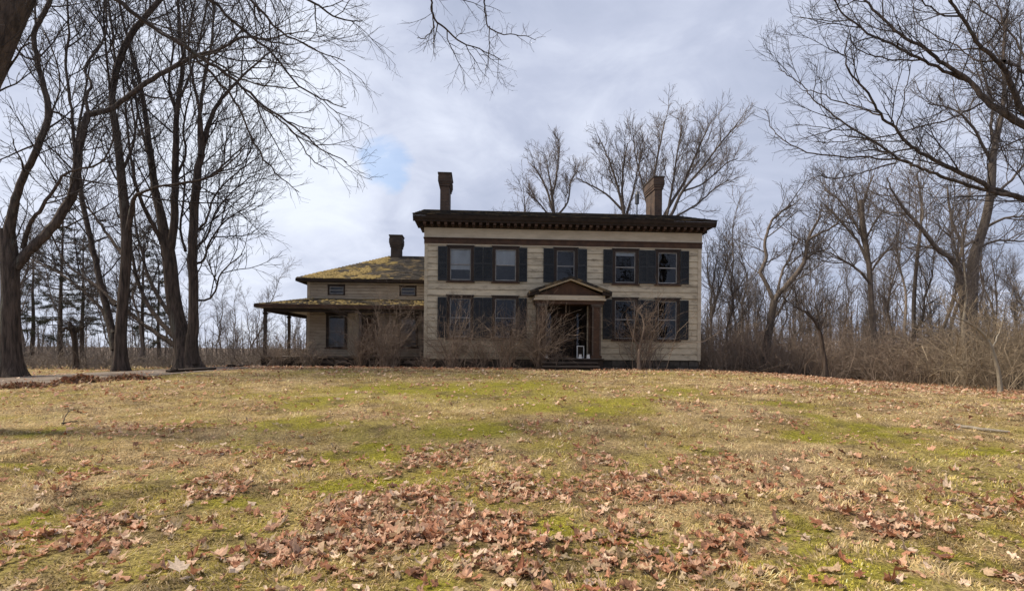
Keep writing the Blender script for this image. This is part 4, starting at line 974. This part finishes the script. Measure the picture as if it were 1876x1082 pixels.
PROTO = [grown_tree(101, 12, .12, .10), grown_tree(102, 13, .13, .08, .22, .35), grown_tree(103, 11, .10, .12, .26, .25, True), grown_tree(104, 10, .08, .14, .26, .22),
         grown_tree(105, 13, .13, .10, .24, .3, True), grown_tree(106, 8, .055, .13, .28, .15)]
def place_tree(k, x, y, s, rz, label, group, bark='barkgrey', twig='twiggrey'):
    root = empty('bare_tree', (x, y, float(H(x, y))), rz); root.scale = (s, s, s * random.uniform(.9, 1.12))
    tl = .08 if rw.random() < .85 else .3; root.rotation_euler = (rw.uniform(-tl, tl), rw.uniform(-tl, tl), rz)
    tag(root, label, 'tree', group)
    link('trunk', PROTO[k][0], M[bark], root); link('crown', PROTO[k][1], M[twig], root)
rw = random.Random(77)
n = 0
while n < 56:
    y = 25 + 32 * rw.random() ** 1.3; x = y * rw.uniform(.355, 1.02)
    if x < 10.8 or (y < 28 and x < 13): continue
    place_tree(rw.choice((0, 1, 2, 3, 3, 4, 5, 5)), x, y, rw.uniform(.55, .95), rw.uniform(0, 6.28), 'slender grey leafless tree in the wood right of the house', 'trees of the right-hand wood'); n += 1
for i in range(15):
    y = 30 + 26 * rw.random(); x = -y * rw.uniform(.42, .98)
    place_tree(rw.choice((0, 1, 3, 4, 5)), x, y, rw.uniform(.55, .9), rw.uniform(0, 6.28), 'slim leafless tree standing beyond the driveway at left', 'trees beyond the driveway')
for i, px in enumerate((405, 425, 440, 462, 478, 492, 505, 520, 536, 548, 400, 470)):
    y = 36 + 12 * rw.random(); p = P(px, 640, y)
    place_tree(rw.choice((3, 5, 2, 5)), p[0], y, rw.uniform(.36, .6), rw.uniform(0, 6.28), 'small leafless tree seen between the big trunks and the porch', 'small trees behind the porch')
for i, px in enumerate((940, 968, 1060, 1085, 1110, 1180, 1262, 1290, 1310, 1330, 1345)):
    y = 38 + 10 * rw.random(); p = P(px, 640, y)
    place_tree(rw.choice((0, 1, 2, 4)), p[0], y, rw.uniform(.84, 1.0) * (1.0 if px < 1250 else .95), rw.uniform(0, 6.28), 'leafless tree whose fine top shows over the roof or beside the right wall', 'trees close behind the house')

# pines left, beyond the drive
def pine_mesh(seed, h):
    r = np.random.default_rng(seed); tr, br = Tubes(), Tubes(); V, Fc = [], []
    z = np.linspace(0, 1, 8); pts = np.column_stack([np.cumsum(r.normal(0, .03, (8, 2)), axis=0), z * h]); pts[0, 2] = -.2
    tr.add(pts, .15 * (1 - .85 * z), 7)
    nb = 46
    for q in range(nb):
        t = .22 + .76 * q / nb; i = min(int(t * 7), 6); b = pts[i] + (pts[i + 1] - pts[i]) * (t * 7 - i)
        a = r.uniform(0, 6.28); L = h * .27 * (1.08 - t) * r.uniform(.55, 1.3) + .25
        d = np.array([math.cos(a), math.sin(a), r.uniform(-.12, .22)]); c = [b]; cur = b.copy()
        for k in range(4):
            d = d + np.array([0, 0, .03]) + r.normal(0, .1, 3); d /= np.linalg.norm(d); cur = cur + d * L / 4; c.append(cur)
        br.add(np.array(c), np.linspace(.03, .008, 5), 3)
        for k in range(int(8 + L * 12)):
            f = r.uniform(.25, 1.0) * 4; j = min(int(f), 3); p = c[j] + (c[j + 1] - c[j]) * (f - j) + r.normal(0, .11, 3) * np.array([1, 1, .5])
            for w in range(9):
                nd = r.normal(0, 1, 3) + np.array([0, 0, .45]); nd /= np.linalg.norm(nd); sd_ = np.cross(nd, r.normal(0, 1, 3)); sd_ /= np.linalg.norm(sd_)
                k0 = len(V); V.extend([p + sd_ * .011, p - sd_ * .011, p + nd * r.uniform(.12, .24)]); Fc.append((k0, k0 + 1, k0 + 2))
    STAT.append(('pine', tr.tris() + br.tris() + len(Fc)))
    return tr.mesh('trunk'), br.mesh('branches'), np_mesh('needles', np.array(V), [np.array(Fc)])
PINE = [pine_mesh(201, 10.0), pine_mesh(202, 8.5)]
for k, px, y, s, lab in ((0, 112, 33, 1.0, 'ragged dark pine seen just right of the massive left trunk'), (1, 150, 37, 1.05, 'ragged dark pine behind the second trunk from the left, the tallest of the pines'), (1, 60, 40, 1.1, 'ragged dark pine partly hidden by the massive left trunk'),
                         (0, 262, 36, .95, 'ragged dark pine in the gap between the two big trunks left of the porch'), (1, 290, 42, 1.0, 'ragged dark pine behind the multi-stemmed tree left of the porch')):
    p = P(px, 640, y); root = empty('pine_tree', (p[0], y, float(H(p[0], y))), k + px); root.scale = (s,) * 3; tag(root, lab, 'tree', 'pines beyond the driveway')
    link('trunk', PINE[k][0], M['bark'], root); link('branches', PINE[k][1], M['bark'], root); link('needles', PINE[k][2], M['needle'], root)
# small dark cedar stump-like tree at (138, 640)
traced_tree('cedar_snag', 'short dark broken snag with tufted top left of the second trunk', [
    ((0, 0), [(140, 684, 6.5), (138, 650, 6), (136, 620, 6), (130, 600, 6.5), (127, 588, 3)]), ((0, .4), [(134, 612, 4.5), (148, 602, 3.4), (158, 596, 2)]), ((0, -.4), [(132, 606, 4), (120, 600, 3), (114, 608, 2)])],
    24.0, tree_settings(.7, .008, 1.5), 41, ('bark', 'twig'))

# ------------------------------------------------------------------ brush
def brush_stems(tb, r, x, y, n, h, spread, rad=.008, twigs=4, lean=None, up=.12):
    for q in range(n):
        a = r.uniform(0, 6.28); b = np.array([x + r.normal(0, spread * .25), y + r.normal(0, spread * .25), 0.0]); b[2] = float(H(b[0], b[1])) - .05
        hh = h * r.uniform(.45, 1.1); o = spread * r.uniform(.2, 1.0)
        d = np.array([math.cos(a) * o, math.sin(a) * o, hh]); L = np.linalg.norm(d); d /= L
        c = [b]; cur = b.copy()
        for k in range(4):
            d = d + r.normal(0, .27, 3) + np.array([0, 0, -.07 * k + up * .3]); d /= np.linalg.norm(d); cur = cur + d * L / 4; c.append(cur)
        c = np.array(c); rv = rad * (.55 + 1.3 * r.random() ** 2.5); tb.add(c, np.linspace(rv * 1.7, rv * .5, 5), 3)
        for w in range(twigs):
            f = r.uniform(.25, 1) * 4; j = min(int(f), 3); p = c[j] + (c[j + 1] - c[j]) * (f - j)
            e = d + r.normal(0, .7, 3); e[2] = e[2] * .6 + .25; e /= np.linalg.norm(e); l = hh * r.uniform(.12, .34)
            m = p + e * l * .5; e2 = e + r.normal(0, .3, 3)
            tb.add(np.array([p, m, m + e2 * l * .5]), np.array([rad * .8, rad * .55, rad * .35]), 3)
r = np.random.default_rng(55)
tb = Tubes()
k = 0
while k < 760:
    y = 23.5 + 17 * r.random() ** 1.25; x = y * r.uniform(.34, 1.02)
    if x < 9.3 or y < 25.5 - .33 * max(x - 9, 0) * .9: continue
    brush_stems(tb, r, x, y, 7, r.uniform(1.2, 3.3) * (1 + .02 * (y - 24)), 1.2, .0085, 5); k += 1
tag(link('thicket', tb.mesh('thicket'), M['brush']), 'dense brown leafless thicket along the edge of the right-hand wood', 'thicket', kind='stuff'); STAT.append(('thicket', tb.tris()))
tb = Tubes()
for k in range(120):
    y = r.uniform(20.5, 27); x = y * r.uniform(.80, 1.04)
    brush_stems(tb, r, x, y, 8, r.uniform(2.2, 4.4), 1.7, .008, 7)
tag(link('tan_brush', tb.mesh('tan_brush'), M['brushgold']), 'tall tan tangle of brush at the right edge of the picture', 'brush', kind='stuff'); STAT.append(('tan', tb.tris()))
tb = Tubes()
for k in range(300):
    y = r.uniform(24, 36); x = -y * r.uniform(.30, 1.02)
    if x > -8.5 - .1 * (y - 24) and y < 36: x -= 4
    brush_stems(tb, r, x, y, 6, .45 + 1.1 * float(fbm(x, y, .3, 8, 2)) ** 1.5 * r.uniform(.6, 1.6), 1.2, .009, 4)
for k in range(170):
    y = r.uniform(38, 60); x = -y * r.uniform(.2, 1.02)
    brush_stems(tb, r, x, y, 6, r.uniform(1.5, 4.2), 1.8, .013, 4)
for k in range(60):
    y = r.uniform(23.5, 25); x = -y * r.uniform(.55, 1.02)
    brush_stems(tb, r, x, y, 6, r.uniform(.4, .9), .7, .007, 3)
tag(link('left_brush', tb.mesh('left_brush'), M['brushgrey']), 'low brown brush beyond the driveway at left', 'brush', kind='stuff'); STAT.append(('leftb', tb.tris()))
# far wood: one mass behind everything
tb = Tubes()
for k in range(1800):
    y = 58 + 110 * r.random() ** 1.4
    if r.random() < .5: x, h = y * r.uniform(.25, 1.08), r.uniform(5, 9.5)
    else: x, h = -y * r.uniform(-.1, 1.08), r.uniform(4.6, 7.6)
    b = np.array([x, y, float(H(x, y)) - .2]); w = r.normal(0, .05, 2) * h
    c = np.array([b, b + [w[0] * .4, w[1], h * .4], b + [w[0], w[1], h * .75], b + [w[0] * 1.3, w[1], h]])
    tb.add(c, np.array([.10, .075, .045, .015]) * h / 8, 3)
    for q in range(9):
        t = r.uniform(.2, .95); p = b + np.array([w[0] * t, w[1] * t, h * t]); e = r.normal(0, 1, 3); e[2] = abs(e[2]) * .6 + .35; e /= np.linalg.norm(e); l = h * .24 * r.uniform(.4, 1)
        tb.add(np.array([p, p + e * l * .6, p + (e + [0, 0, .3]) * l]), np.array([.026, .018, .009]) * h / 7, 3)
tag(link('far_wood', tb.mesh('far_wood'), M['twiggrey']), 'far-off leafless wood along the skyline', 'wood', kind='stuff'); STAT.append(('far', tb.tris()))

# ------------------------------------------------------------------ shrubs against the house
def shrub(name, label, hx, hy, h, spread, n, seed, mat='shrub', rad=.0068, twigs=11, group=None, z=None):
    r = np.random.default_rng(seed); tb, t2 = Tubes(), Tubes()
    w = house.matrix_world @ Vector((hx, hy, 0)); x, y = w.x, w.y
    brush_stems(tb, r, x, y, n, h, spread, rad, 0)
    for (k, _), L in list(tb.b.items()):
        for c, rr_ in L:
            for q in range(twigs):
                f = r.uniform(.2, 1) * (k - 1); j = min(int(f), k - 2); p = c[j] + (c[j + 1] - c[j]) * (f - j)
                e = (c[j + 1] - c[j]) / np.linalg.norm(c[j + 1] - c[j]) + r.normal(0, .65, 3); e /= np.linalg.norm(e); l = h * r.uniform(.1, .32)
                m = p + e * l * .5; e2 = e + r.normal(0, .35, 3); t2.add(np.array([p, m, m + e2 * l * .5]), np.array([rad * .75, rad * .5, rad * .35]), 3)
    g = float(H(x, y)); root = empty(name, (x, y, g)); tag(root, label, 'shrub', group)
    for nm, t in (('stems', tb), ('twigs', t2)):
        me = t.mesh(nm); me.transform(Matrix.Translation((-x, -y, -g))); o = link(nm, me, M[mat], root); o['kind'] = 'stuff'
    STAT.append(('shrub', tb.tris() + t2.tris()))
    return root
shrub('leafless_shrub', 'large brown leafless tangle covering the right end of the porch', -1.7, .0, 3.30, 1.1, 110, 61, twigs=9)
shrub('leafless_shrub', 'tall leafless tangle climbing the porch post left of the large one', -2.9, .25, 2.5, .5, 52, 62, twigs=9)
shrub('leafless_shrub', 'brown shrub below the leftmost ground-floor window', 1.3, -.75, 3.29, .85, 65, 63)
shrub('leafless_shrub', 'brown shrub between the left pair of ground-floor windows and the portico', 3.6, -.75, 3.29, .9, 65, 64)
shrub('leafless_shrub', 'low thin shrub at the foundation between the two left window shrubs', 2.5, -.7, 2.04, .7, 35, 65)
shrub('climbing_vine', 'tangled brown vine climbing the left column of the portico', 5.05, -1.15, 3.05, .26, 85, 66, twigs=10)
shrub('climbing_vine', 'low brown vine growing across the portico doorway', 5.75, -1.0, 1.35, .6, 40, 67, twigs=8, mat='shrub')
shrub('leafless_shrub', 'open shrub with a short trunk between the right pair of ground-floor windows', 9.75, -.9, 3.28, 1.25, 60, 68, twigs=9)
shrub('leafless_shrub', 'dark bush in front of the porch by its left window', -5.1, .2, 1.35, .9, 48, 69, mat='brush')
shrub('leafless_shrub', 'dark bush below the left end of the porch', -6.6, .25, 1.6, .7, 44, 70, mat='brush')
shrub('leafless_shrub', 'bush filling the gap under the porch roof at its far left corner', -6.9, 3.6, 1.5, .9, 26, 71, mat='brush')
shrub('leafless_shrub', 'low scrub along the foundation at the wall corner beside the porch', .1, -.5, .9, .6, 32, 72)
shrub('leafless_shrub', 'brown scrub hugging the right-hand corner of the house', 13.6, .3, 1.5, 1.0, 48, 73, mat='brush')
traced_tree('young_tree', 'single slim shrub trunk standing in front of the right ground-floor windows', [((0, 0), [(1171, 672, 3), (1170, 650, 2.6), (1174, 625, 2.2), (1180, 600, 1.8), (1176, 575, 1.2)]), ((0, .3), [(1173, 635, 1.6), (1190, 612, 1.2), (1210, 590, .8)]), ((0, -.3), [(1172, 640, 1.6), (1158, 612, 1.2), (1148, 585, .8)])], 23.7, tree_settings(1.0, .005, 1.6), 75, ('shrub', 'shrub'))

# ------------------------------------------------------------------ grass
def grass():
    r = np.random.default_rng(91)
    V, C, Q, T, off = [], [], [], [], 0
    for lo, hi, N, two in ((2.2, 7.5, 190000, True), (7.5, 26.5, 330000, False)):
        y = lo * (hi / lo) ** r.random(N); x = (r.random(N) * 2 - 1) * (1.02 * y + 1.2)
        ld = leaf_density(x, y); hx, hy = house_local(x, y)
        tuft = fbm(x, y, 5.0, 15, 2)
        keep = (r.random(N) > 0.66 * ld) & (r.random(N) < .45 + .9 * ss(.25, .7, tuft)) & ~((hy > -.9) & (hx > -8.5))
        drv = (x < -8) & (y > 14.6 + .95 * (x + 15))
        keep &= ~drv | (r.random(N) < .15)
        x, y, tuft = x[keep], y[keep], tuft[keep]; n = len(x)
        c, moss = lawn_colour(x, y)
        dry = r.random(n) < .5 * (1 - .8 * moss)
        cv = .45 + 1.1 * ss(.3, .70, .6 * fbm(x, y, 9.0, 71, 2) + .4 * fbm(x, y, 2.2, 72, 2))
        c = np.where(dry[:, None], np.array([.68, .51, .285]) * r.uniform(.42, 1.08, n)[:, None], c * r.uniform(.6, 1.4, n)[:, None]) * (cv[:, None] ** .8)
        c = np.clip(c, 0.01, .78)
        far = np.maximum(1, y / 7.0)
        h = r.uniform(.022, .075, n) * (1 - .5 * moss) * (.5 + 1.0 * tuft) * np.where(dry, 1.25, 1.0)
        w = r.uniform(.0024, .0058, n) * np.where(dry, 1.15, 1.0) * far ** 1.0
        h = h * far ** .2 * (.72 + .28 * ss(3.2, 6.0, y)); w = w * (.7 + .3 * ss(3.2, 6.0, y))
        a = r.uniform(0, 2 * math.pi, n) ; a = np.where(r.random(n) < .5, a, fbm(x, y, 1.2, 44, 2) * 12)
        lean = r.uniform(.7, 1.65, n)
        dx, dy = np.cos(a), np.sin(a)
        z = H(x, y) - .004
        B = np.stack([x, y, z], 1); side = np.stack([-dy, dx, np.zeros(n)], 1) * w[:, None]
        d = np.stack([dx * np.sin(lean), dy * np.sin(lean), np.cos(lean) * .9 + .1], 1) * h[:, None]
        if two:
            m = B + d * .55 + np.array([0, 0, 1]) * (h * .18)[:, None]; t = B + d * 1.1
            V.append(np.stack([B - side, B + side, m + side * .8, m - side * .8, t], 1).reshape(-1, 3))
            i = np.arange(n)[:, None] * 5 + off; Q.append(i + [0, 1, 2, 3]); T.append(i + [3, 2, 4]); off += 5 * n; C.append(np.repeat(c, 5, 0))
        else:
            V.append(np.stack([B - side, B + side, B + d], 1).reshape(-1, 3))
            i = np.arange(n)[:, None] * 3 + off; T.append(i + [0, 1, 2]); off += 3 * n; C.append(np.repeat(c, 3, 0))
    STAT.append(('grass', sum(len(q) * 2 for q in Q) + sum(len(t) for t in T)))
    me = np_mesh('grass', np.concatenate(V), [np.concatenate(Q), np.concatenate(T)], False, np.concatenate(C))
    tag(link('grass', me, M['grass']), 'short matted lawn grass, straw and moss green', 'grass', kind='stuff')
grass()

# ------------------------------------------------------------------ fallen leaves
LEAF_C = np.array([(.58, .335, .21), (.48, .235, .13), (.68, .45, .30), (.35, .145, .075), (.74, .555, .40), (.50, .345, .21), (.24, .12, .07), (.62, .38, .25), (.44, .33, .20), (.42, .20, .115), (.56, .31, .19)])
def leaf_shape(r, detail):
    """lobed dry leaf, curled; unit size about 1 across"""
    if detail and r.random() < .55:
        n = 16; th = np.linspace(0, 2 * math.pi, n, endpoint=False); el_ = r.uniform(.45, .8)
        rad = (.5 + .04 * np.cos(2 * th)) * r.uniform(.72, 1.12, n); rad[r.integers(0, n, 2)] *= .55
        p = np.vstack([[0, 0, 0], np.column_stack([np.sin(th) * rad * el_, np.cos(th) * rad, np.zeros(n)])])
        f = np.array([(0, i + 1, (i + 1) % n + 1) for i in range(n)])
    elif detail:
        th = np.linspace(0, 2 * math.pi, 16, endpoint=False)
        lob = np.array([1, .66, .92, .62, .82, .58, .6, .42, .2, .42, .6, .58, .82, .62, .92, .66]) * r.uniform(.62, 1.2, 16) * .54
        p = np.column_stack([np.sin(th) * lob, np.cos(th) * lob, np.zeros(16)])
        p = np.vstack([[0, 0, 0], p])
        f = np.array([(0, i + 1, (i + 1) % 16 + 1) for i in range(16)])
    else:
        p = np.array([(0, -.45, 0), (.4, -.1, 0), (.2, .2, 0), (0, .5, 0), (-.2, .2, 0), (-.4, -.1, 0)]) * r.uniform(.8, 1.2, (6, 1))
        f = np.array([(0, 1, 2), (0, 2, 4), (2, 3, 4), (0, 4, 5)])
    ca, cb, cc = r.uniform(-.6, 1.7), r.uniform(-.4, 1.7), r.normal(0, .7)
    p[:, 2] += ca * p[:, 1] ** 2 + cb * p[:, 0] ** 2 + cc * p[:, 0] * p[:, 1] + r.normal(0, .075, len(p)); p[:, 0] *= r.uniform(.65, 1.0)
    return p, f
def leaf_positions():
    r = np.random.default_rng(17)
    N = 84000
    y = 2.6 * (26 / 2.6) ** r.random(N); x = (r.random(N) * 2 - 1) * (1.02 * y + .8)
    N2 = 60000
    y2 = 9 + 17.5 * np.sqrt(r.random(N2)); x2 = (r.random(N2) * 2 - 1) * (1.02 * y2)
    x, y = np.concatenate([x, x2]), np.concatenate([y, y2])
    d = leaf_density(x, y); hx, hy = house_local(x, y)
    k = (r.random(len(x)) < np.clip(d * 0.85, 0.05, 1)) & ~((hy > -.25) & (hx > -7.5) & (hx < 13)) & ~((hy > -1.85) & (hy < 0) & (hx > 4.8) & (hx < 7.9))
    return x[k], y[k], d[k], r
def leaves():
    x, y, d, r = leaf_positions()
    shapes = [leaf_shape(r, True) for _ in range(22)]; low = [leaf_shape(r, False) for _ in range(10)]
    z = H(x, y) + .012 + r.random(len(x)) * (.010 + .030 * d)
    px = PX0 + F * x / y; vis = (px > 10) & (px < 1866) & (y > 3.05)
    order = np.argsort(np.where(vis, y, 1e9)); solo = set(order[:300].tolist())
    LM = []
    for i, (p, f) in enumerate(shapes):
        c = LEAF_C[i % len(LEAF_C)]
        me = np_mesh('fallen_leaf', p, [f], True, np.tile(c * r.uniform(.85, 1.15), (len(p), 1))); me.materials.append(M['leaf']); LM.append(me)
    V, Fc, C, off = [], [], [], 0
    for i in range(len(x)):
        s = .028 + .105 * r.random() ** 1.3; rz = r.uniform(0, 6.28); tx, ty = r.normal(0, .3, 2)
        if i in solo:
            o = link('fallen_leaf', LM[i % 22]); o.location = (x[i], y[i], z[i]); o.rotation_euler = (tx, ty, rz); o.scale = (s,) * 3
            tag(o, 'curled brown fallen leaf lying in the grass nearest the camera', 'leaf', 'nearest fallen leaves on the lawn'); continue
        p, f = shapes[i % 22] if y[i] < 9 else low[i % 10]
        if y[i] > 12: s *= 1.15
        ca, sa = math.cos(rz), math.sin(rz)
        q = p * s; q = np.column_stack([q[:, 0], q[:, 1] - q[:, 2] * tx, q[:, 2] + q[:, 1] * tx + q[:, 0] * ty])
        V.append(np.column_stack([q[:, 0] * ca - q[:, 1] * sa + x[i], q[:, 0] * sa + q[:, 1] * ca + y[i], q[:, 2] + z[i]]))
        Fc.append(f + off); off += len(p); C.append(np.tile(LEAF_C[r.integers(len(LEAF_C))] * r.uniform(.75, 1.2), (len(p), 1)))
    STAT.append(('leaves', sum(len(f) for f in Fc)))
    me = np_mesh('leaf_litter', np.concatenate(V), [np.concatenate(Fc)], False, np.concatenate(C))
    tag(link('leaf_litter', me, M['leaf']), 'drifts of brown fallen leaves scattered over the lawn', 'leaves', kind='stuff')
leaves()

# ------------------------------------------------------------------ odds and ends
def lying(name, label, cat, path, mat, k=7, jit=.01, seed=1, twig=None):
    """a bough or log lying on the ground; path of (px, py, lift m, radius m)"""
    r = np.random.default_rng(seed); pts = []
    for a, b, l, q in path:
        g = G(a, b); pts.append(g + [0, 0, l])
    pts, rad = smooth_line(np.array(pts), [p[3] for p in path], 5, jit, r)
    tb = Tubes(); tb.add(pts, rad, k); root = empty(name, tuple(pts[0])); tag(root, label, cat)
    me = tb.mesh('bough'); me.transform(Matrix.Translation(tuple(-pts[0]))); link('bough', me, M[mat], root)
    if twig:
        t2 = Tubes(); grow(r, t2, pts, rad, 0, twig, .1); me = t2.mesh('twigs'); me.transform(Matrix.Translation(tuple(-pts[0]))); link('twigs', me, M[mat], root)['kind'] = 'stuff'
    return root
tws = lambda l, n, t: [dict(n=n, len=l, r=t * 2, ang=.8, m=3, k=3, tip=.4, min=t, up=.05, wob=.2), dict(n=n * 1.5, len=l * .4, r=t * 1.2, ang=.8, m=2, k=3, tip=.5, min=t * .7, up=.05, wob=.2)]
lying('fallen_branch', 'pale broken branch lying at the edge of the right-hand wood', 'branch', [(1632, 690, .55, .03), (1655, 694, .30, .05), (1674, 696, .18, .06), (1690, 694, .42, .04)], 'barkpale', seed=2)
lying('fallen_branch', 'small dead twig standing in the grass at the left of the lawn', 'branch', [(116, 778, .0, .009), (118, 774, .07, .007), (126, 770, .15, .005), (140, 766, .17, .003)], 'twig', 5, .004, 3, tws(.22, 5, .002))
lying('fallen_branch', 'dead branch flat on the lawn beside the small standing twig', 'branch', [(112, 780, .03, .012), (135, 777, .05, .009), (160, 776, .03, .005)], 'twig', 5, .004, 4, tws(.3, 4, .003))
lying('fallen_log', 'dark log lying on the brush pile just right of the house', 'log', [(1376, 679, .12, .10), (1400, 677, .22, .13), (1425, 678, .24, .12), (1452, 681, .14, .08)], 'bark', 9, .015, 5)
lying('fallen_log', 'dark crooked log in the thicket behind the bent sapling', 'log', [(1520, 684, .35, .07), (1545, 690, .22, .10), (1572, 697, .08, .10)], 'bark', 9, .015, 6)
lying('fallen_log', 'dark stump-like log at the right edge of the picture', 'log', [(1846, 712, .10, .15), (1862, 712, .16, .20), (1884, 713, .16, .19), (1910, 714, .12, .16)], 'bark', 12, .02, 7)
lying('fallen_branch', 'straight pole lying flat in the grass near the right edge', 'branch', [(1752, 782, .03, .03), (1800, 790, .03, .03), (1850, 796, .04, .02)], 'barkpale', 7, .006, 8)
r = np.random.default_rng(19); tb = Tubes()
for q in range(90):
    g = G(r.uniform(1370, 1480), r.uniform(676, 686)); a = r.uniform(0, 6.28); l = r.uniform(.5, 1.6); e = np.array([math.cos(a), math.sin(a) * .6, r.uniform(-.05, .25)])
    tb.add(np.array([g + [0, 0, .1], g + [0, 0, .15] + e * l * .5, g + [0, 0, .1] + e * l]), np.array([.02, .014, .006]), 4)
tag(link('brush_pile', tb.mesh('brush_pile'), M['debris']), 'low pile of cut dead brush just right of the house', 'brush pile', kind='stuff')
# weathered boards on the drive and leaf heaps along it
for a, b, c, d, lab in ((308, 683, 392, 678, 'long dark board lying along the edge of the driveway left of the porch'), (420, 674, 452, 672, 'short board lying at the end of the driveway by the porch')):
    p, q = G(a, b), G(c, d); v = q - p; L = np.linalg.norm(v[:2]); o = MB().box(0, L, -.12, .12, 0, .07).box(L * .1, L * .14, -.16, .16, .071, .11).build('weathered_board', M['darkbrown'])
    o.location = (p[0], p[1], p[2] + .03); o.rotation_euler = (0, -math.asin(min(1, v[2] / L)), math.atan2(v[1], v[0])); tag(o, lab, 'board')
def heap(name, label, px, py, w, d, h, seed):
    r = np.random.default_rng(seed); c = G(px, py); V, Fc, C, off = [], [], [], 0
    shp = [leaf_shape(r, False) for _ in range(8)]
    for q in range(420):
        u, v = r.normal(0, .42, 2); x, y = c[0] + u * w, c[1] + v * d; z = float(H(x, y)) + h * math.exp(-2.2 * (u * u + v * v)) * r.uniform(.3, 1.0) + .02
        p, f = shp[q % 8]; s_ = r.uniform(.09, .17); a = r.uniform(0, 6.28); tx, ty = r.normal(0, .6, 2); k = p * s_
        k = np.column_stack([k[:, 0] * math.cos(a) - k[:, 1] * math.sin(a), k[:, 0] * math.sin(a) + k[:, 1] * math.cos(a), k[:, 2] + k[:, 0] * tx + k[:, 1] * ty])
        V.append(k + [x, y, z]); Fc.append(f + off); off += len(p); C.append(np.tile(LEAF_C[[3, 6, 1, 5][q % 4]] * r.uniform(.3, .75), (len(p), 1)))
    tag(link(name, np_mesh(name, np.concatenate(V), [np.concatenate(Fc)], False, np.concatenate(C)), M['leaf']), label, 'leaf heap', kind='stuff')
heap('leaf_heap', 'dark heap of old leaves on the near side of the driveway', 150, 700, .8, .5, .2, 81)
heap('leaf_heap', 'dark strip of old leaves along the driveway right of the heap', 235, 695, .7, .35, .1, 82)
heap('leaf_heap', 'old leaves at the far left of the driveway edge', 40, 710, .8, .4, .06, 83)
# overhead wire from the house corner into the wood
p0 = np.array(house.matrix_world @ Vector((12.66, .3, 5.45))); p1 = P(1990, 415, 46.0); t = np.linspace(0, 1, 24)[:, None]
pts = p0 * (1 - t) + p1 * t; pts[:, 2] -= (4 * t * (1 - t))[:, 0] * .55
tb = Tubes(); tb.add(pts, np.full(24, .011), 5)
tag(link('overhead_wire', tb.mesh('overhead_wire'), M['metal']), 'thin overhead wire running from the house corner into the right-hand wood', 'wire')
def odd_leaf(px, py, s, c, seed, label):
    r = np.random.default_rng(seed); p, f = leaf_shape(r, True); p[:, 2] *= .4; g = G(px, py)
    o = link('fallen_leaf', np_mesh('fallen_leaf', p, [f], True, np.tile(c, (len(p), 1))), M['leaf']); o.location = tuple(g + [0, 0, .085]); o.scale = (s,) * 3; o.rotation_euler = (.35, .1, r.uniform(0, 6)); tag(o, label, 'leaf')
odd_leaf(746, 962, .17, np.array((.42, .115, .045)), 3, 'rust-red leaf lying on top of the big central leaf drift')
odd_leaf(330, 1066, .19, np.array((.74, .58, .43)), 5, 'large pale tan leaf at the bottom edge of the lawn, left of centre')
odd_leaf(1358, 1002, .13, np.array((.45, .13, .07)), 7, 'reddish leaf alone on the green moss at the right of the lawn')
